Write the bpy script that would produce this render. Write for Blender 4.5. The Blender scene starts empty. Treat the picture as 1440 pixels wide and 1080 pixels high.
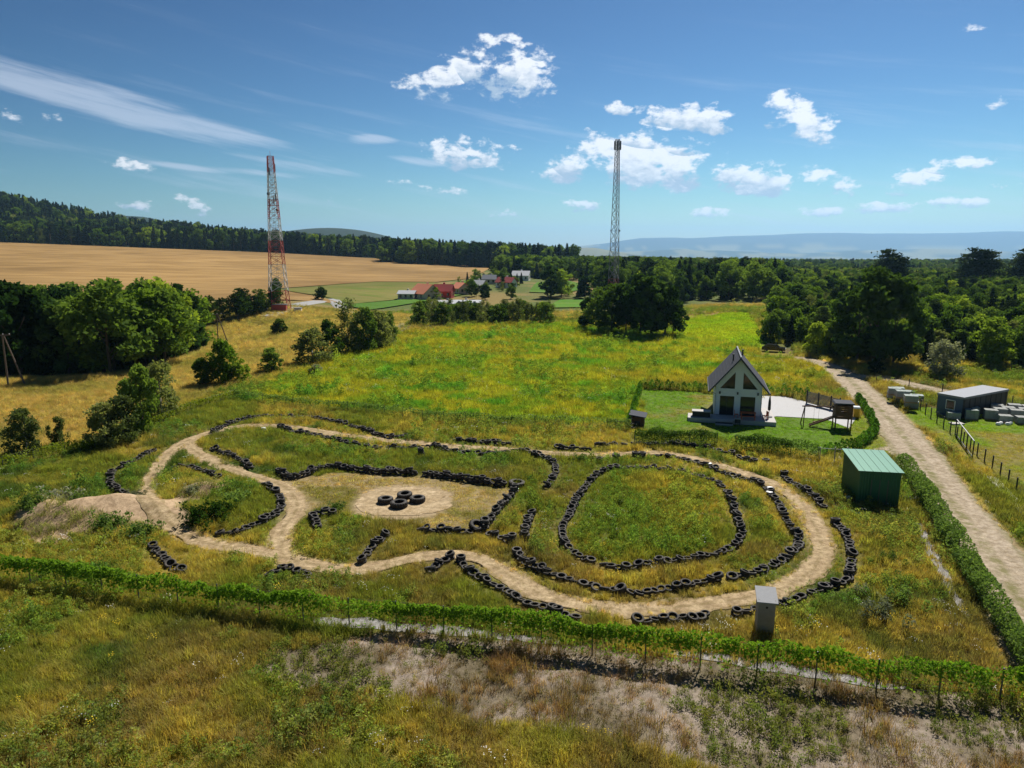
import bpy, bmesh, math, random
import numpy as np
from mathutils import Vector, Matrix
from mathutils.geometry import delaunay_2d_cdt
R = math.radians
random.seed(7); rng = np.random.default_rng(7)
SC = bpy.context.scene
# ------------------------------------------------------------------ camera
PITCH, FPX, CAMZ = R(11.0), 1000.0, 20.0
cam_d = bpy.data.cameras.new('camera'); cam = bpy.data.objects.new('camera', cam_d)
SC.collection.objects.link(cam); SC.camera = cam
cam.location = (0, 0, CAMZ); cam.rotation_euler = (R(90) - PITCH, 0, 0)
cam_d.sensor_width = 36; cam_d.lens = 36 * FPX / 1440; cam_d.clip_start = 0.5; cam_d.clip_end = 90000
# ------------------------------------------------------------------ light
SUN_AZ, SUN_EL = R(27), R(49)
sd = bpy.data.lights.new('sun', 'SUN'); sd.energy = 4.5; sd.angle = R(0.55); sd.color = (1, .94, .84)
sun = bpy.data.objects.new('sun', sd); SC.collection.objects.link(sun)
sv = Vector((math.sin(SUN_AZ) * math.cos(SUN_EL), math.cos(SUN_AZ) * math.cos(SUN_EL), math.sin(SUN_EL)))
sun.rotation_euler = sv.to_track_quat('Z', 'Y').to_euler(); sun.location = (0, 0, 300)
SC.view_settings.view_transform = 'Standard'; SC.view_settings.look = 'None'
SC.view_settings.exposure = 0.6; SC.view_settings.gamma = 1
SC.cycles.use_denoising = True
SC.cycles.max_bounces = 6; SC.cycles.diffuse_bounces = 3; SC.cycles.glossy_bounces = 2
SC.cycles.transmission_bounces = 4; SC.cycles.transparent_max_bounces = 6; SC.cycles.volume_bounces = 1
SC.cycles.sample_clamp_indirect = 4
W = bpy.data.worlds.new('World'); SC.world = W; W.use_nodes = True
HAZE_DENSITY = 5.5e-5


class NT:                                         # small node-tree helper
    def __init__(s, t): s.t = t
    def n(s, typ, **kw):
        x = s.t.nodes.new(typ)
        for k, v in kw.items(): setattr(x, k, v)
        return x
    def put(s, inp, v):
        if isinstance(v, bpy.types.NodeSocket): s.t.links.new(v, inp)
        elif v is not None: inp.default_value = v
    def m(s, op, a, b=None, c=None, clamp=False):
        x = s.n('ShaderNodeMath', operation=op, use_clamp=clamp)
        for i, v in enumerate((a, b, c)):
            if v is not None: s.put(x.inputs[i], v)
        return x.outputs[0]
    def mix(s, f, a, b, blend='MIX'):
        x = s.n('ShaderNodeMix', data_type='RGBA', blend_type=blend)
        s.put(x.inputs[0], f); s.put(x.inputs[6], a if not isinstance(a, tuple) else (*a[:3], 1)); s.put(x.inputs[7], b if not isinstance(b, tuple) else (*b[:3], 1))
        return x.outputs[2]
    def noise(s, vec, scale, detail=4, rough=.55, dist=0):
        x = s.n('ShaderNodeTexNoise'); s.put(x.inputs['Vector'], vec)
        x.inputs['Scale'].default_value = scale; x.inputs['Detail'].default_value = detail
        x.inputs['Roughness'].default_value = rough; x.inputs['Distortion'].default_value = dist
        return x.outputs['Fac']
    def ramp(s, f, lo, hi, smooth=True):
        x = s.n('ShaderNodeMapRange'); x.interpolation_type = 'SMOOTHSTEP' if smooth else 'LINEAR'
        s.put(x.inputs['Value'], f); x.inputs['From Min'].default_value = lo; x.inputs['From Max'].default_value = hi
        return x.outputs[0]


def pix_dir(px, py):
    u = (px - 720) / FPX; v = -(py - 540) / FPX
    return np.array([u, math.cos(PITCH) + math.sin(PITCH) * v, -math.sin(PITCH) + math.cos(PITCH) * v])


def build_world():
    w = NT(W.node_tree); w.t.nodes.clear()
    out = w.n('ShaderNodeOutputWorld'); bg = w.n('ShaderNodeBackground'); bg.inputs[1].default_value = .1
    sky = w.n('ShaderNodeTexSky', sky_type='NISHITA'); sky.sun_disc = False
    sky.sun_elevation = SUN_EL; sky.sun_rotation = SUN_AZ; sky.altitude = 600
    sky.air_density = 1.0; sky.dust_density = .35; sky.ozone_density = 2.5
    tc = w.n('ShaderNodeTexCoord').outputs['Generated']
    sep = w.n('ShaderNodeSeparateXYZ'); w.put(sep.inputs[0], tc)
    X, Y, Z = sep.outputs
    az = w.m('ARCTAN2', X, Y); el = w.m('ARCSINE', Z)
    cmb = w.n('ShaderNodeCombineXYZ'); w.put(cmb.inputs[0], az); w.put(cmb.inputs[1], w.m('MULTIPLY', el, 1.7))
    ae = cmb.outputs[0]
    n1 = w.noise(ae, 21, 8, .62); n2 = w.noise(ae, 55, 5, .6)
    nz = w.m('ADD', w.m('MULTIPLY', n1, .7), w.m('MULTIPLY', n2, .3))
    # cumulus: centre px, py, half-width, half-height, strength, tilt
    CL = [(640, 108, 78, 26, 1, .1), (722, 98, 72, 38, 1, -.25), (758, 72, 14, 10, .8, 0), (655, 72, 16, 9, .7, -.3), (710, 62, 18, 10, .8, 0),
          (650, 215, 66, 24, 1, -.1), (725, 213, 18, 9, .6, 0), (872, 153, 20, 11, .9, -.2), (965, 165, 74, 20, 1, -.12), (1128, 172, 56, 28, 1, -.45),
          (965, 203, 26, 12, .8, 0), (895, 190, 40, 13, .7, -.2), (905, 230, 115, 40, 1.15, -.12), (1060, 250, 95, 24, 1.1, -.1), (800, 240, 64, 18, .9, 0),
          (1197, 262, 34, 15, .9, 0), (1290, 256, 48, 18, .95, .1), (1350, 231, 36, 10, .8, 0), (1405, 145, 22, 9, .8, 0), (1372, 39, 18, 7, .7, -.2),
          (200, 288, 24, 9, .6, -.1), (265, 290, 30, 12, .6, -.2), (188, 234, 28, 8, .6, -.1), (20, 160, 26, 9, .7, 0), (75, 163, 18, 8, .7, 0), (1000, 300, 40, 9, .75, 0), (1150, 298, 30, 8, .7, 0), (620, 266, 36, 8, .75, -.1), (560, 255, 22, 7, .7, 0), (1240, 292, 34, 8, .7, 0), (1345, 284, 40, 9, .75, 0), (820, 288, 40, 9, .75, 0), (700, 300, 34, 7, .7, 0), (1400, 262, 24, 9, .75, 0), (470, 280, 30, 7, .7, 0)]
    for k in range(12):                            # the same fair-weather cumulus round the rest of the sky
        CL.append((None, R(55 + k * 24 + random.uniform(-8, 8)), R(random.uniform(5, 22)), R(random.uniform(3, 7)), R(random.uniform(1.2, 2.4)), random.uniform(-.2, .2)))
    dens = None; hh = None
    for c in CL:
        if c[0] is None: a0, e0, rx, ry, st, tl = c[1], c[2], c[3], c[4], 1, c[5]
        else:
            d = pix_dir(c[0], c[1]); d /= np.linalg.norm(d)
            a0 = math.atan2(d[0], d[1]); e0 = math.asin(d[2]); rx = c[2] / 1000 * .95; ry = c[3] / 1000; st, tl = c[4], c[5]
        ca, sa = math.cos(tl), math.sin(tl)
        da = w.m('SUBTRACT', az, a0); de = w.m('SUBTRACT', el, e0)
        p = w.m('ADD', w.m('MULTIPLY', da, ca / rx), w.m('MULTIPLY', de, sa / rx))
        q = w.m('ADD', w.m('MULTIPLY', da, -sa / ry), w.m('MULTIPLY', de, ca / ry))
        r2 = w.m('ADD', w.m('MULTIPLY', p, p), w.m('MULTIPLY', q, q))
        mk = w.m('MULTIPLY', w.m('SUBTRACT', 1.42, r2), st)
        hq = w.m('MULTIPLY', q, w.m('GREATER_THAN', mk, 0.0))
        dens = mk if dens is None else w.m('MAXIMUM', dens, mk)
        hh = hq if hh is None else w.m('ADD', hh, hq)
    body = w.m('ADD', w.m('MAXIMUM', dens, -.6), w.m('MULTIPLY', w.m('SUBTRACT', nz, .55), 7.0))
    cum = w.ramp(body, .25, 1.0)
    # lens-shaped streaks on the left and thin veils near the horizon
    st = w.n('ShaderNodeCombineXYZ'); w.put(st.inputs[0], w.m('MULTIPLY', w.m('ADD', az, w.m('MULTIPLY', el, 1.2)), 2.2))
    w.put(st.inputs[1], w.m('MULTIPLY', w.m('ADD', el, w.m('MULTIPLY', az, .17)), 22))
    ns = w.noise(st.outputs[0], 1.6, 6, .6)
    ln = None
    for (px, py, rx, ry, tl) in [(150, 140, 190, 22, -.17), (250, 172, 160, 22, -.17), (420, 232, 95, 14, -.1), (525, 196, 34, 7, 0), (590, 227, 48, 7, -.1), (330, 240, 120, 5, -.05)]:
        d = pix_dir(px, py); d /= np.linalg.norm(d)
        a0 = math.atan2(d[0], d[1]); e0 = math.asin(d[2]); ca, sa = math.cos(tl), math.sin(tl)
        da = w.m('SUBTRACT', az, a0); de = w.m('SUBTRACT', el, e0)
        p = w.m('ADD', w.m('MULTIPLY', da, ca * 1000 / rx), w.m('MULTIPLY', de, sa * 1000 / rx))
        q = w.m('ADD', w.m('MULTIPLY', da, -sa * 1000 / ry), w.m('MULTIPLY', de, ca * 1000 / ry))
        mk = w.m('SUBTRACT', 1.1, w.m('ADD', w.m('MULTIPLY', p, p), w.m('MULTIPLY', q, q)))
        ln = mk if ln is None else w.m('MAXIMUM', ln, mk)
    lens = w.m('MULTIPLY', w.ramp(w.m('ADD', w.m('MAXIMUM', ln, -.8), w.m('MULTIPLY', w.m('SUBTRACT', ns, .5), 6)), .1, 1.5), .55)
    veil = w.m('MULTIPLY', w.m('MULTIPLY', w.ramp(ns, .5, .8), w.ramp(el, .3, .08)), .5)
    wisps = w.m('MAXIMUM', lens, veil)
    sc_ = w.n('ShaderNodeVectorMath', operation='SCALE'); w.put(sc_.inputs[0], sky.outputs[0]); sc_.inputs['Scale'].default_value = 1 / 7.0
    gm_ = w.n('ShaderNodeGamma'); w.put(gm_.inputs[0], sc_.outputs[0]); gm_.inputs[1].default_value = 1.9      # deep, clear-air contrast over the whole sky
    tint = w.mix(1.0, gm_.outputs[0], (2.4, 2.95, 2.75), 'MULTIPLY')
    shade = w.ramp(w.m('ADD', hh, w.m('MULTIPLY', w.m('SUBTRACT', n2, .5), 2.5)), -.9, .35)
    ccol = w.mix(shade, (2.9, 3.7, 4.7), (6.9, 7.0, 7.2))
    c1 = w.mix(wisps, tint, (4.6, 5.1, 6.0))
    c2 = w.mix(w.m('MULTIPLY', cum, .92), c1, ccol)
    w.put(bg.inputs[0], c2); w.t.links.new(bg.outputs[0], out.inputs[0])


build_world()


# ------------------------------------------------------------------ geography helpers
def G(px, py, z=0.0):                              # a bearing measured on the photograph, met with the ground
    d = pix_dir(px, py); t = (z - CAMZ) / d[2]
    return (d[0] * t, d[1] * t)


def GP(*pts, z=0.0): return [G(a, b, z) for a, b in pts]


def sstep(x, a, b):
    t = np.clip((x - a) / (b - a), 0, 1); return t * t * (3 - 2 * t)


_perm = np.random.default_rng(3).random((256, 256))
def vnoise(x, y):
    xi = np.floor(x).astype(int); yi = np.floor(y).astype(int); fx = x - xi; fy = y - yi
    fx = fx * fx * (3 - 2 * fx); fy = fy * fy * (3 - 2 * fy)
    a = _perm[xi & 255, yi & 255]; b = _perm[(xi + 1) & 255, yi & 255]; c = _perm[xi & 255, (yi + 1) & 255]; d = _perm[(xi + 1) & 255, (yi + 1) & 255]
    return (a * (1 - fx) + b * fx) * (1 - fy) + (c * (1 - fx) + d * fx) * fy
def fbm(x, y, s, o=4):
    v = 0; a = .5; t = 0
    for k in range(o):
        v = v + a * vnoise(x / s + 17.3 * k, y / s + 9.1 * k); t += a; a *= .5; s *= .5
    return v / t


def inpoly(x, y, poly):
    r = np.zeros(np.shape(x), bool); n = len(poly)
    for i in range(n):
        x1, y1 = poly[i]; x2, y2 = poly[(i + 1) % n]
        c = ((y1 > y) != (y2 > y)) & (x < (x2 - x1) * (y - y1) / ((y2 - y1) or 1e-9) + x1); r ^= c
    return r


def smooth_line(pts, step=.4, closed=False):
    p = np.array(pts, float); n = len(p); out = []
    for i in range(n if closed else n - 1):
        if closed: a, b, c, d = p[(i - 1) % n], p[i], p[(i + 1) % n], p[(i + 2) % n]
        else: a, b, c, d = p[max(i - 1, 0)], p[i], p[i + 1], p[min(i + 2, n - 1)]
        k = max(2, int(np.linalg.norm(c - b) / .1))
        for t in np.linspace(0, 1, k, endpoint=False):
            out.append(.5 * ((2 * b) + (c - a) * t + (2 * a - 5 * b + 4 * c - d) * t * t + (3 * b - a - 3 * c + d) * t ** 3))
    if not closed: out.append(p[-1])
    out = np.array(out); s = np.concatenate([[0], np.cumsum(np.linalg.norm(np.diff(out, axis=0), axis=1))])
    m = max(2, int(s[-1] / step) + 1); q = np.linspace(0, s[-1], m)
    return np.stack([np.interp(q, s, out[:, 0]), np.interp(q, s, out[:, 1])], 1)


MOUNDS = [(G(120, 728), 1.2, 5.0, 2.0, .25), (G(60, 735), .7, 3.0, 2.0, 0), (G(180, 715), .7, 3.0, 1.6, 0), (G(285, 693), .9, 2.4, 1.5, .3), (G(300, 725), .7, 2.6, 1.6, 0)]
def h(x, y):
    x = np.asarray(x, float); y = np.asarray(y, float)
    z = .22 * (fbm(x + 300, y + 90, 22, 2) - .5) * sstep(np.hypot(x, y), 5, 30)
    for (cx, cy), a, sx, sy, r in MOUNDS:
        dx, dy = x - cx, y - cy; u = dx * math.cos(r) + dy * math.sin(r); v = -dx * math.sin(r) + dy * math.cos(r)
        z = z + a * np.exp(-(u / sx) ** 2 - (v / sy) ** 2) * (.6 + .8 * fbm(x, y, 2.2, 4))
    z = z - 4.5 * sstep(-x, 56, 76) * sstep(y, 104, 128) * (1 - sstep(y, 190, 250))
    z = z - 2.5 * sstep(y, 178, 215) * (1 - sstep(np.abs(x + 5), 40, 75)) * (1 - sstep(y, 300, 380))
    z = z + np.interp(x, [-700, -588, -260, -32, 60, 400], [26, 24, 12, 0, -4, -10]) * sstep(y, 250, 800)
    z = z + np.interp(x, [-1400, -1100, -860, -740, -620, -500, -260, 0], [90, 86, 66, 42, 20, 15, 0, 0]) * sstep(y, 790, 1200) * (1 - sstep(y, 1500, 2800))
    z = z - (215 + 20 * (fbm(x, y, 2500, 3) - .5)) * sstep(y, 900, 5200)
    z = z + 240 * np.exp(-((x + 1750) / 420) ** 2 - ((y - 3300) / 500) ** 2) + 195 * np.exp(-((x + 800) / 560) ** 2 - ((y - 3300) / 500) ** 2)
    z = z + 200 * np.exp(-((x - 950) / 900) ** 2 - ((y - 8600) / 700) ** 2) * (.8 + .4 * fbm(x, y, 700, 3))
    rid = np.interp(x, [-3000, 0, 760, 2470, 3420, 4560, 6270, 8200, 11000, 14000, 22000], [40, 130, 150, 320, 450, 430, 480, 560, 590, 590, 560])
    z = z + rid * np.exp(-((y - 19000) / 2300) ** 2) * (.86 + .28 * fbm(x, y, 2600, 4))
    z = z + np.interp(x, [-500, 1500, 3200, 5200, 7400, 9500, 14000], [20, 110, 190, 120, 200, 170, 240]) * np.exp(-((y - 13500) / 900) ** 2) * (.7 + .6 * fbm(x, y, 1500, 4))
    return z


def hz(x, y): return float(h(x, y))


# ------------------------------------------------------------------ materials
def pbsdf(name, col, rough=.8, var=.15, scale=3, bump=0, bscale=20, metal=0, col2=None, spec=.3, coord='Object'):
    m = bpy.data.materials.new(name); m.use_nodes = True; t = NT(m.node_tree); b = t.t.nodes['Principled BSDF']
    tc = t.n('ShaderNodeTexCoord').outputs[coord]
    n = t.noise(tc, scale, 5, .6)
    if col2 is None: c = t.mix(n, tuple(x * (1 - var) for x in col), tuple(min(1, x * (1 + var)) for x in col))
    else: c = t.mix(t.ramp(n, .35, .65), col, col2)
    t.put(b.inputs['Base Color'], c); b.inputs['Roughness'].default_value = rough; b.inputs['Metallic'].default_value = metal
    b.inputs['Specular IOR Level'].default_value = spec
    if bump:
        bn = t.n('ShaderNodeBump'); bn.inputs['Strength'].default_value = bump; bn.inputs['Distance'].default_value = .05
        t.put(bn.inputs['Height'], t.noise(tc, bscale, 4)); t.put(b.inputs['Normal'], bn.outputs[0])
    return m


def leafmat(name, c1, c2, inst=False, trans=.35, scale=.5):
    m = bpy.data.materials.new(name); m.use_nodes = True; t = NT(m.node_tree); t.t.nodes.clear()
    o = t.n('ShaderNodeOutputMaterial'); oi = t.n('ShaderNodeObjectInfo')
    if inst:
        at = t.n('ShaderNodeAttribute', attribute_type='INSTANCER', attribute_name='col'); base = at.outputs['Color']
        k = t.m('ADD', .72, t.m('MULTIPLY', oi.outputs['Random'], .56))
    else:
        n = t.noise(t.n('ShaderNodeTexCoord').outputs['Object'], scale, 3, .6)
        base = t.mix(t.ramp(t.m('ADD', t.m('MULTIPLY', n, .6), t.m('MULTIPLY', oi.outputs['Random'], .4)), .25, .75), c1, c2)
        k = t.m('ADD', 1.0, t.m('MULTIPLY', oi.outputs['Random'], .7))
    g = t.n('ShaderNodeVectorMath', operation='SCALE'); t.put(g.inputs[0], base); t.put(g.inputs['Scale'], k)
    d = t.n('ShaderNodeBsdfDiffuse'); tr = t.n('ShaderNodeBsdfTranslucent'); mx = t.n('ShaderNodeMixShader')
    t.put(d.inputs[0], g.outputs[0])
    yel = t.mix(1.0, g.outputs[0], (1.2, 1.22, .58), 'MULTIPLY'); t.put(tr.inputs[0], yel)
    mx.inputs[0].default_value = trans
    t.t.links.new(d.outputs[0], mx.inputs[1]); t.t.links.new(tr.outputs[0], mx.inputs[2]); t.t.links.new(mx.outputs[0], o.inputs[0])
    return m


def soilmat(name, stops, scale, bump=.4, attr=None, speck=0):
    """stops: colours mixed by noises of several sizes"""
    m = bpy.data.materials.new(name); m.use_nodes = True; t = NT(m.node_tree); b = t.t.nodes['Principled BSDF']
    p = t.n('ShaderNodeNewGeometry').outputs['Position']
    if attr: c = t.n('ShaderNodeAttribute', attribute_name=attr).outputs['Color']
    else:
        c = t.mix(t.ramp(t.noise(p, scale, 5, .6), .35, .65), stops[0], stops[1])
        if len(stops) > 2: c = t.mix(t.ramp(t.noise(p, scale * 4.3, 5, .65), .45, .75), c, stops[2])
    f = t.noise(p, 9, 6, .7); c = t.mix(1.0, c, t.mix(f, (.62, .62, .62), (1.38, 1.38, 1.38)), 'MULTIPLY')
    f2 = t.noise(p, 2.2, 5, .7); c = t.mix(1.0, c, t.mix(t.ramp(f2, .3, .7), (.68, .66, .62), (1.25, 1.25, 1.25)), 'MULTIPLY')
    if speck:
        v = t.noise(p, 28, 3, .7); c = t.mix(t.ramp(v, .58, .7), c, tuple(min(1, x * speck) for x in stops[0]))
    t.put(b.inputs['Base Color'], c); b.inputs['Roughness'].default_value = .95; b.inputs['Specular IOR Level'].default_value = .1
    bn = t.n('ShaderNodeBump'); bn.inputs['Strength'].default_value = bump; bn.inputs['Distance'].default_value = .08
    t.put(bn.inputs['Height'], t.noise(p, 14, 6, .7)); t.put(b.inputs['Normal'], bn.outputs[0])
    return m


# ------------------------------------------------------------------ mesh helpers
COL = SC.collection


def mk_mesh(name, verts, faces_flat, nper, mat=None, smooth=False):
    me = bpy.data.meshes.new(name); v = np.asarray(verts, np.float32).reshape(-1, 3); f = np.asarray(faces_flat, np.int32).ravel()
    me.vertices.add(len(v)); me.vertices.foreach_set('co', v.ravel())
    me.loops.add(len(f)); me.loops.foreach_set('vertex_index', f)
    k = len(f) // nper; me.polygons.add(k); me.polygons.foreach_set('loop_start', np.arange(k, dtype=np.int32) * nper)
    if smooth: me.polygons.foreach_set('use_smooth', np.ones(k, bool))
    me.update(calc_edges=True)
    if mat: me.materials.append(mat)
    return me


def link(name, me, parent=None, loc=None):
    o = bpy.data.objects.new(name, me); COL.objects.link(o)
    if parent is not None: o.parent = parent
    if loc is not None: o.location = loc
    return o


def tag(o, label=None, cat=None, group=None, kind=None):
    for k, v in (('label', label), ('category', cat), ('group', group), ('kind', kind)):
        if v: o[k] = v
    return o


def empty(name, loc, rz=0, label=None, cat=None, group=None):
    o = bpy.data.objects.new(name, None); COL.objects.link(o); o.location = loc; o.rotation_euler = (0, 0, rz)
    o.empty_display_size = .3
    return tag(o, label, cat, group)


class MB:
    def __init__(s): s.v = []; s.f = []
    def add(s, vs, fs):
        b = len(s.v); s.v += [tuple(q) for q in vs]; s.f += [tuple(i + b for i in f) for f in fs]; return s
    def box(s, x0, x1, y0, y1, z0, z1):
        return s.add([(x0, y0, z0), (x1, y0, z0), (x1, y1, z0), (x0, y1, z0), (x0, y0, z1), (x1, y0, z1), (x1, y1, z1), (x0, y1, z1)],
                     [(3, 2, 1, 0), (4, 5, 6, 7), (0, 1, 5, 4), (1, 2, 6, 5), (2, 3, 7, 6), (3, 0, 4, 7)])
    def bar(s, a, b, r, r2=None, n=4):
        a = Vector(a); b = Vector(b); r2 = r if r2 is None else r2; d = (b - a)
        q = d.to_track_quat('Z', 'Y') if d.length > 1e-6 else Vector((0, 0, 1)).to_track_quat('Z', 'Y'); vs = []
        for p, rr in ((a, r), (b, r2)):
            for i in range(n):
                t = 2 * math.pi * (i + .5) / n; vs.append(p + q @ Vector((rr * math.cos(t), rr * math.sin(t), 0)))
        fs = [(i, (i + 1) % n, n + (i + 1) % n, n + i) for i in range(n)] + [tuple(range(n))[::-1], tuple(range(n, 2 * n))]
        return s.add(vs, fs)
    def prism(s, poly, y0, y1):                    # (u, z) outline pushed along y
        n = len(poly); vs = [(u, y0, z) for u, z in poly] + [(u, y1, z) for u, z in poly]
        return s.add(vs, [tuple(range(n)), tuple(range(2 * n - 1, n - 1, -1))] + [(i, i + n, (i + 1) % n + n, (i + 1) % n) for i in range(n)])
    def lathe(s, prof, n=16, c=(0, 0, 0), closed=False):
        k = len(prof); vs = []
        for i in range(n):
            t = 2 * math.pi * i / n
            for r, z in prof: vs.append((c[0] + r * math.cos(t), c[1] + r * math.sin(t), c[2] + z))
        fs = []
        for i in range(n):
            j = (i + 1) % n
            for a in range(k if closed else k - 1):
                b = (a + 1) % k; fs.append((i * k + a, j * k + a, j * k + b, i * k + b))
        return s.add(vs, fs)
    def mesh(s, name, mat, smooth=False):
        me = bpy.data.meshes.new(name); me.from_pydata(s.v, [], s.f); me.update()
        bm = bmesh.new(); bm.from_mesh(me); bmesh.ops.recalc_face_normals(bm, faces=bm.faces); bm.to_mesh(me); bm.free()
        if smooth:
            for p in me.polygons: p.use_smooth = True
        if mat: me.materials.append(mat)
        return me
    def build(s, name, mat, parent=None, smooth=False, loc=None): return link(name, s.mesh(name, mat, smooth), parent, loc)


def copy_tree(o, parent=None):
    c = o.copy(); COL.objects.link(c); c.parent = parent
    for ch in o.children: copy_tree(ch, c)
    return c


def patch(name, poly, step, off, mat, jitter=0, kind='structure', label=None):
    """a sheet draped on the terrain inside an outline"""
    P = []; n = len(poly)
    for i in range(n):
        a = np.array(poly[i]); b = np.array(poly[(i + 1) % n]); k = max(1, int(np.linalg.norm(b - a) / step))
        for t in range(k):
            q = a + (b - a) * t / k
            if jitter:
                q = q + jitter * np.array([fbm(q[0] + 31, q[1], step * 3, 3) - .5, fbm(q[0], q[1] + 57, step * 3, 3) - .5]) * 2
            P.append(q)
    nb = len(P); P = np.array(P)
    gx, gy = np.meshgrid(np.arange(P[:, 0].min(), P[:, 0].max(), step), np.arange(P[:, 1].min(), P[:, 1].max(), step))
    gx = gx.ravel(); gy = gy.ravel(); ins = inpoly(gx, gy, [tuple(q) for q in P]); gx, gy = gx[ins], gy[ins]
    vs = [Vector(q) for q in P] + [Vector((a, b)) for a, b in zip(gx, gy)]
    r = delaunay_2d_cdt(vs, [(i, (i + 1) % nb) for i in range(nb)], [], 1, 1e-5)
    v = np.array([(q.x, q.y) for q in r[0]]); z = h(v[:, 0], v[:, 1]) + off
    me = bpy.data.meshes.new(name); me.from_pydata([(a, b, c) for (a, b), c in zip(v, z)], [], r[2]); me.update()
    for p in me.polygons: p.use_smooth = True
    me.materials.append(mat); o = link(name, me); tag(o, label, None, None, kind); return o


def ribbon(name, line, width, off, mat, edge=.25, rut=.03):
    n = len(line); d = np.gradient(line, axis=0); d /= np.linalg.norm(d, axis=1)[:, None] + 1e-9; nr = np.stack([-d[:, 1], d[:, 0]], 1)
    T = np.array([-1, -.82, -.55, -.25, 0, .25, .55, .82, 1.]); V = []
    for j, t in enumerate(T):
        w = width / 2 * t
        p = line + nr * w
        if abs(t) > .9: p = p + nr * (np.sign(t) * edge * 2 * (fbm(p[:, 0] + 50 * t, p[:, 1], 1.4, 3) - .45))[:, None]
        z = h(p[:, 0], p[:, 1]) + off + rut * 1.1 - rut * math.exp(-((abs(t) - .5) / .2) ** 2) - (off * .9 if abs(t) > .9 else 0)
        V.append(np.column_stack([p, z]))
    V = np.stack(V, 1); k = len(T)
    i, j = np.meshgrid(np.arange(n - 1), np.arange(k - 1), indexing='ij'); a = (i * k + j).ravel()
    F = np.stack([a, a + k, a + k + 1, a + 1], 1)[:, ::-1]
    me = mk_mesh(name, V.reshape(-1, 3), F, 4, mat, True); q = me.attributes.new('across', 'FLOAT', 'POINT'); q.data.foreach_set('value', np.tile(np.abs(T), n).astype(np.float32)); return tag(link(name, me), kind='structure')


# ------------------------------------------------------------------ layout of the ground
LOOP = smooth_line(GP((205, 693), (218, 662), (240, 635), (275, 615), (320, 602), (360, 598), (420, 602), (480, 612), (560, 621), (640, 628), (720, 633), (780, 638), (847, 640), (897, 638), (925, 637), (963, 643), (1005, 653), (1047, 666), (1088, 681), (1120, 704), (1140, 729), (1152, 756), (1155, 777), (1140, 803), (1107, 823), (1063, 838), (960, 853), (880, 857), (813, 850), (763, 837), (730, 817), (697, 797), (667, 783), (630, 779), (580, 785), (530, 797), (480, 800), (417, 788), (350, 773), (300, 766), (262, 752), (233, 733), (213, 715)), .4, True)
BRANCH = smooth_line(GP((262, 622), (280, 638), (303, 651), (335, 663), (370, 674), (402, 686), (418, 712), (398, 745), (397, 772), (404, 786)), .4)
CIRC = G(565, 705)
ROAD = smooth_line(GP((1500, 950), (1440, 852), (1380, 762), (1325, 690), (1285, 632), (1250, 590), (1215, 556), (1195, 535), (1175, 520), (1150, 510), (1120, 503)), .8)
ROAD2 = smooth_line(GP((1190, 528), (1240, 533), (1300, 546), (1370, 563), (1440, 580), (1560, 610)), .8)
Z_STUB = GP((340, 945), (400, 905), (560, 890), (760, 905), (1000, 930), (1200, 965), (1460, 985), (1500, 1110), (1080, 1110), (1040, 1075), (900, 1040), (640, 1000), (430, 975))
Z_MEADOW = GP((330, 562), (420, 525), (500, 497), (560, 470), (690, 455), (820, 456), (960, 468), (1085, 492), (1150, 512), (1165, 535), (1135, 550), (1000, 540), (905, 538), (885, 600), (700, 592), (520, 577))
Z_DRY = [(-120, 60), *GP((0, 640), (110, 628), (230, 575), (330, 545), (420, 515), (470, 500), (560, 465), (585, 440)), (-30, 235), (-80, 250), (-200, 250), (-200, 100)]
Z_YARD = GP((905, 546), (1140, 566), (1205, 590), (1232, 615), (1155, 640), (1020, 618), (890, 604))
Z_LOT = GP((1262, 585), (1300, 572), (1460, 590), (1560, 640), (1600, 760), (1440, 690))
Z_VERGE = GP((1275, 650), (1300, 665), (1380, 775), (1460, 905), (1470, 960), (1430, 905), (1340, 770))
Z_VERGE2 = GP((1190, 600), (1222, 572), (1262, 620), (1280, 642), (1240, 640), (1190, 640))
Z_CLEAR = GP((945, 470), (960, 440), (1050, 440), (1075, 470), (1085, 492))
Z_SANDY = GP((395, 668), (480, 662), (720, 684), (700, 725), (660, 742), (560, 735), (440, 715), (405, 745), (380, 770), (405, 700))
Z_MOUND = GP((20, 745), (60, 715), (130, 703), (200, 700), (225, 712), (262, 690), (310, 672), (315, 690), (270, 715), (255, 740), (235, 750), (200, 745), (120, 750), (60, 765))
Z_OVAL = GP((785, 745), (815, 690), (850, 664), (960, 664), (1010, 680), (1040, 735), (1040, 760), (960, 787), (880, 797), (815, 780))


def linedist(x, y, line):
    d = np.full(x.shape, 1e9)
    lo = line.min(0) - 4; hi = line.max(0) + 4
    k = np.where((x > lo[0]) & (x < hi[0]) & (y > lo[1]) & (y < hi[1]))[0]
    L = line[::2]
    for c in range(0, len(k), 20000):
        i = k[c:c + 20000]; d[i] = np.sqrt(((x[i, None] - L[None, :, 0]) ** 2 + (y[i, None] - L[None, :, 1]) ** 2).min(1))
    return d


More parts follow.
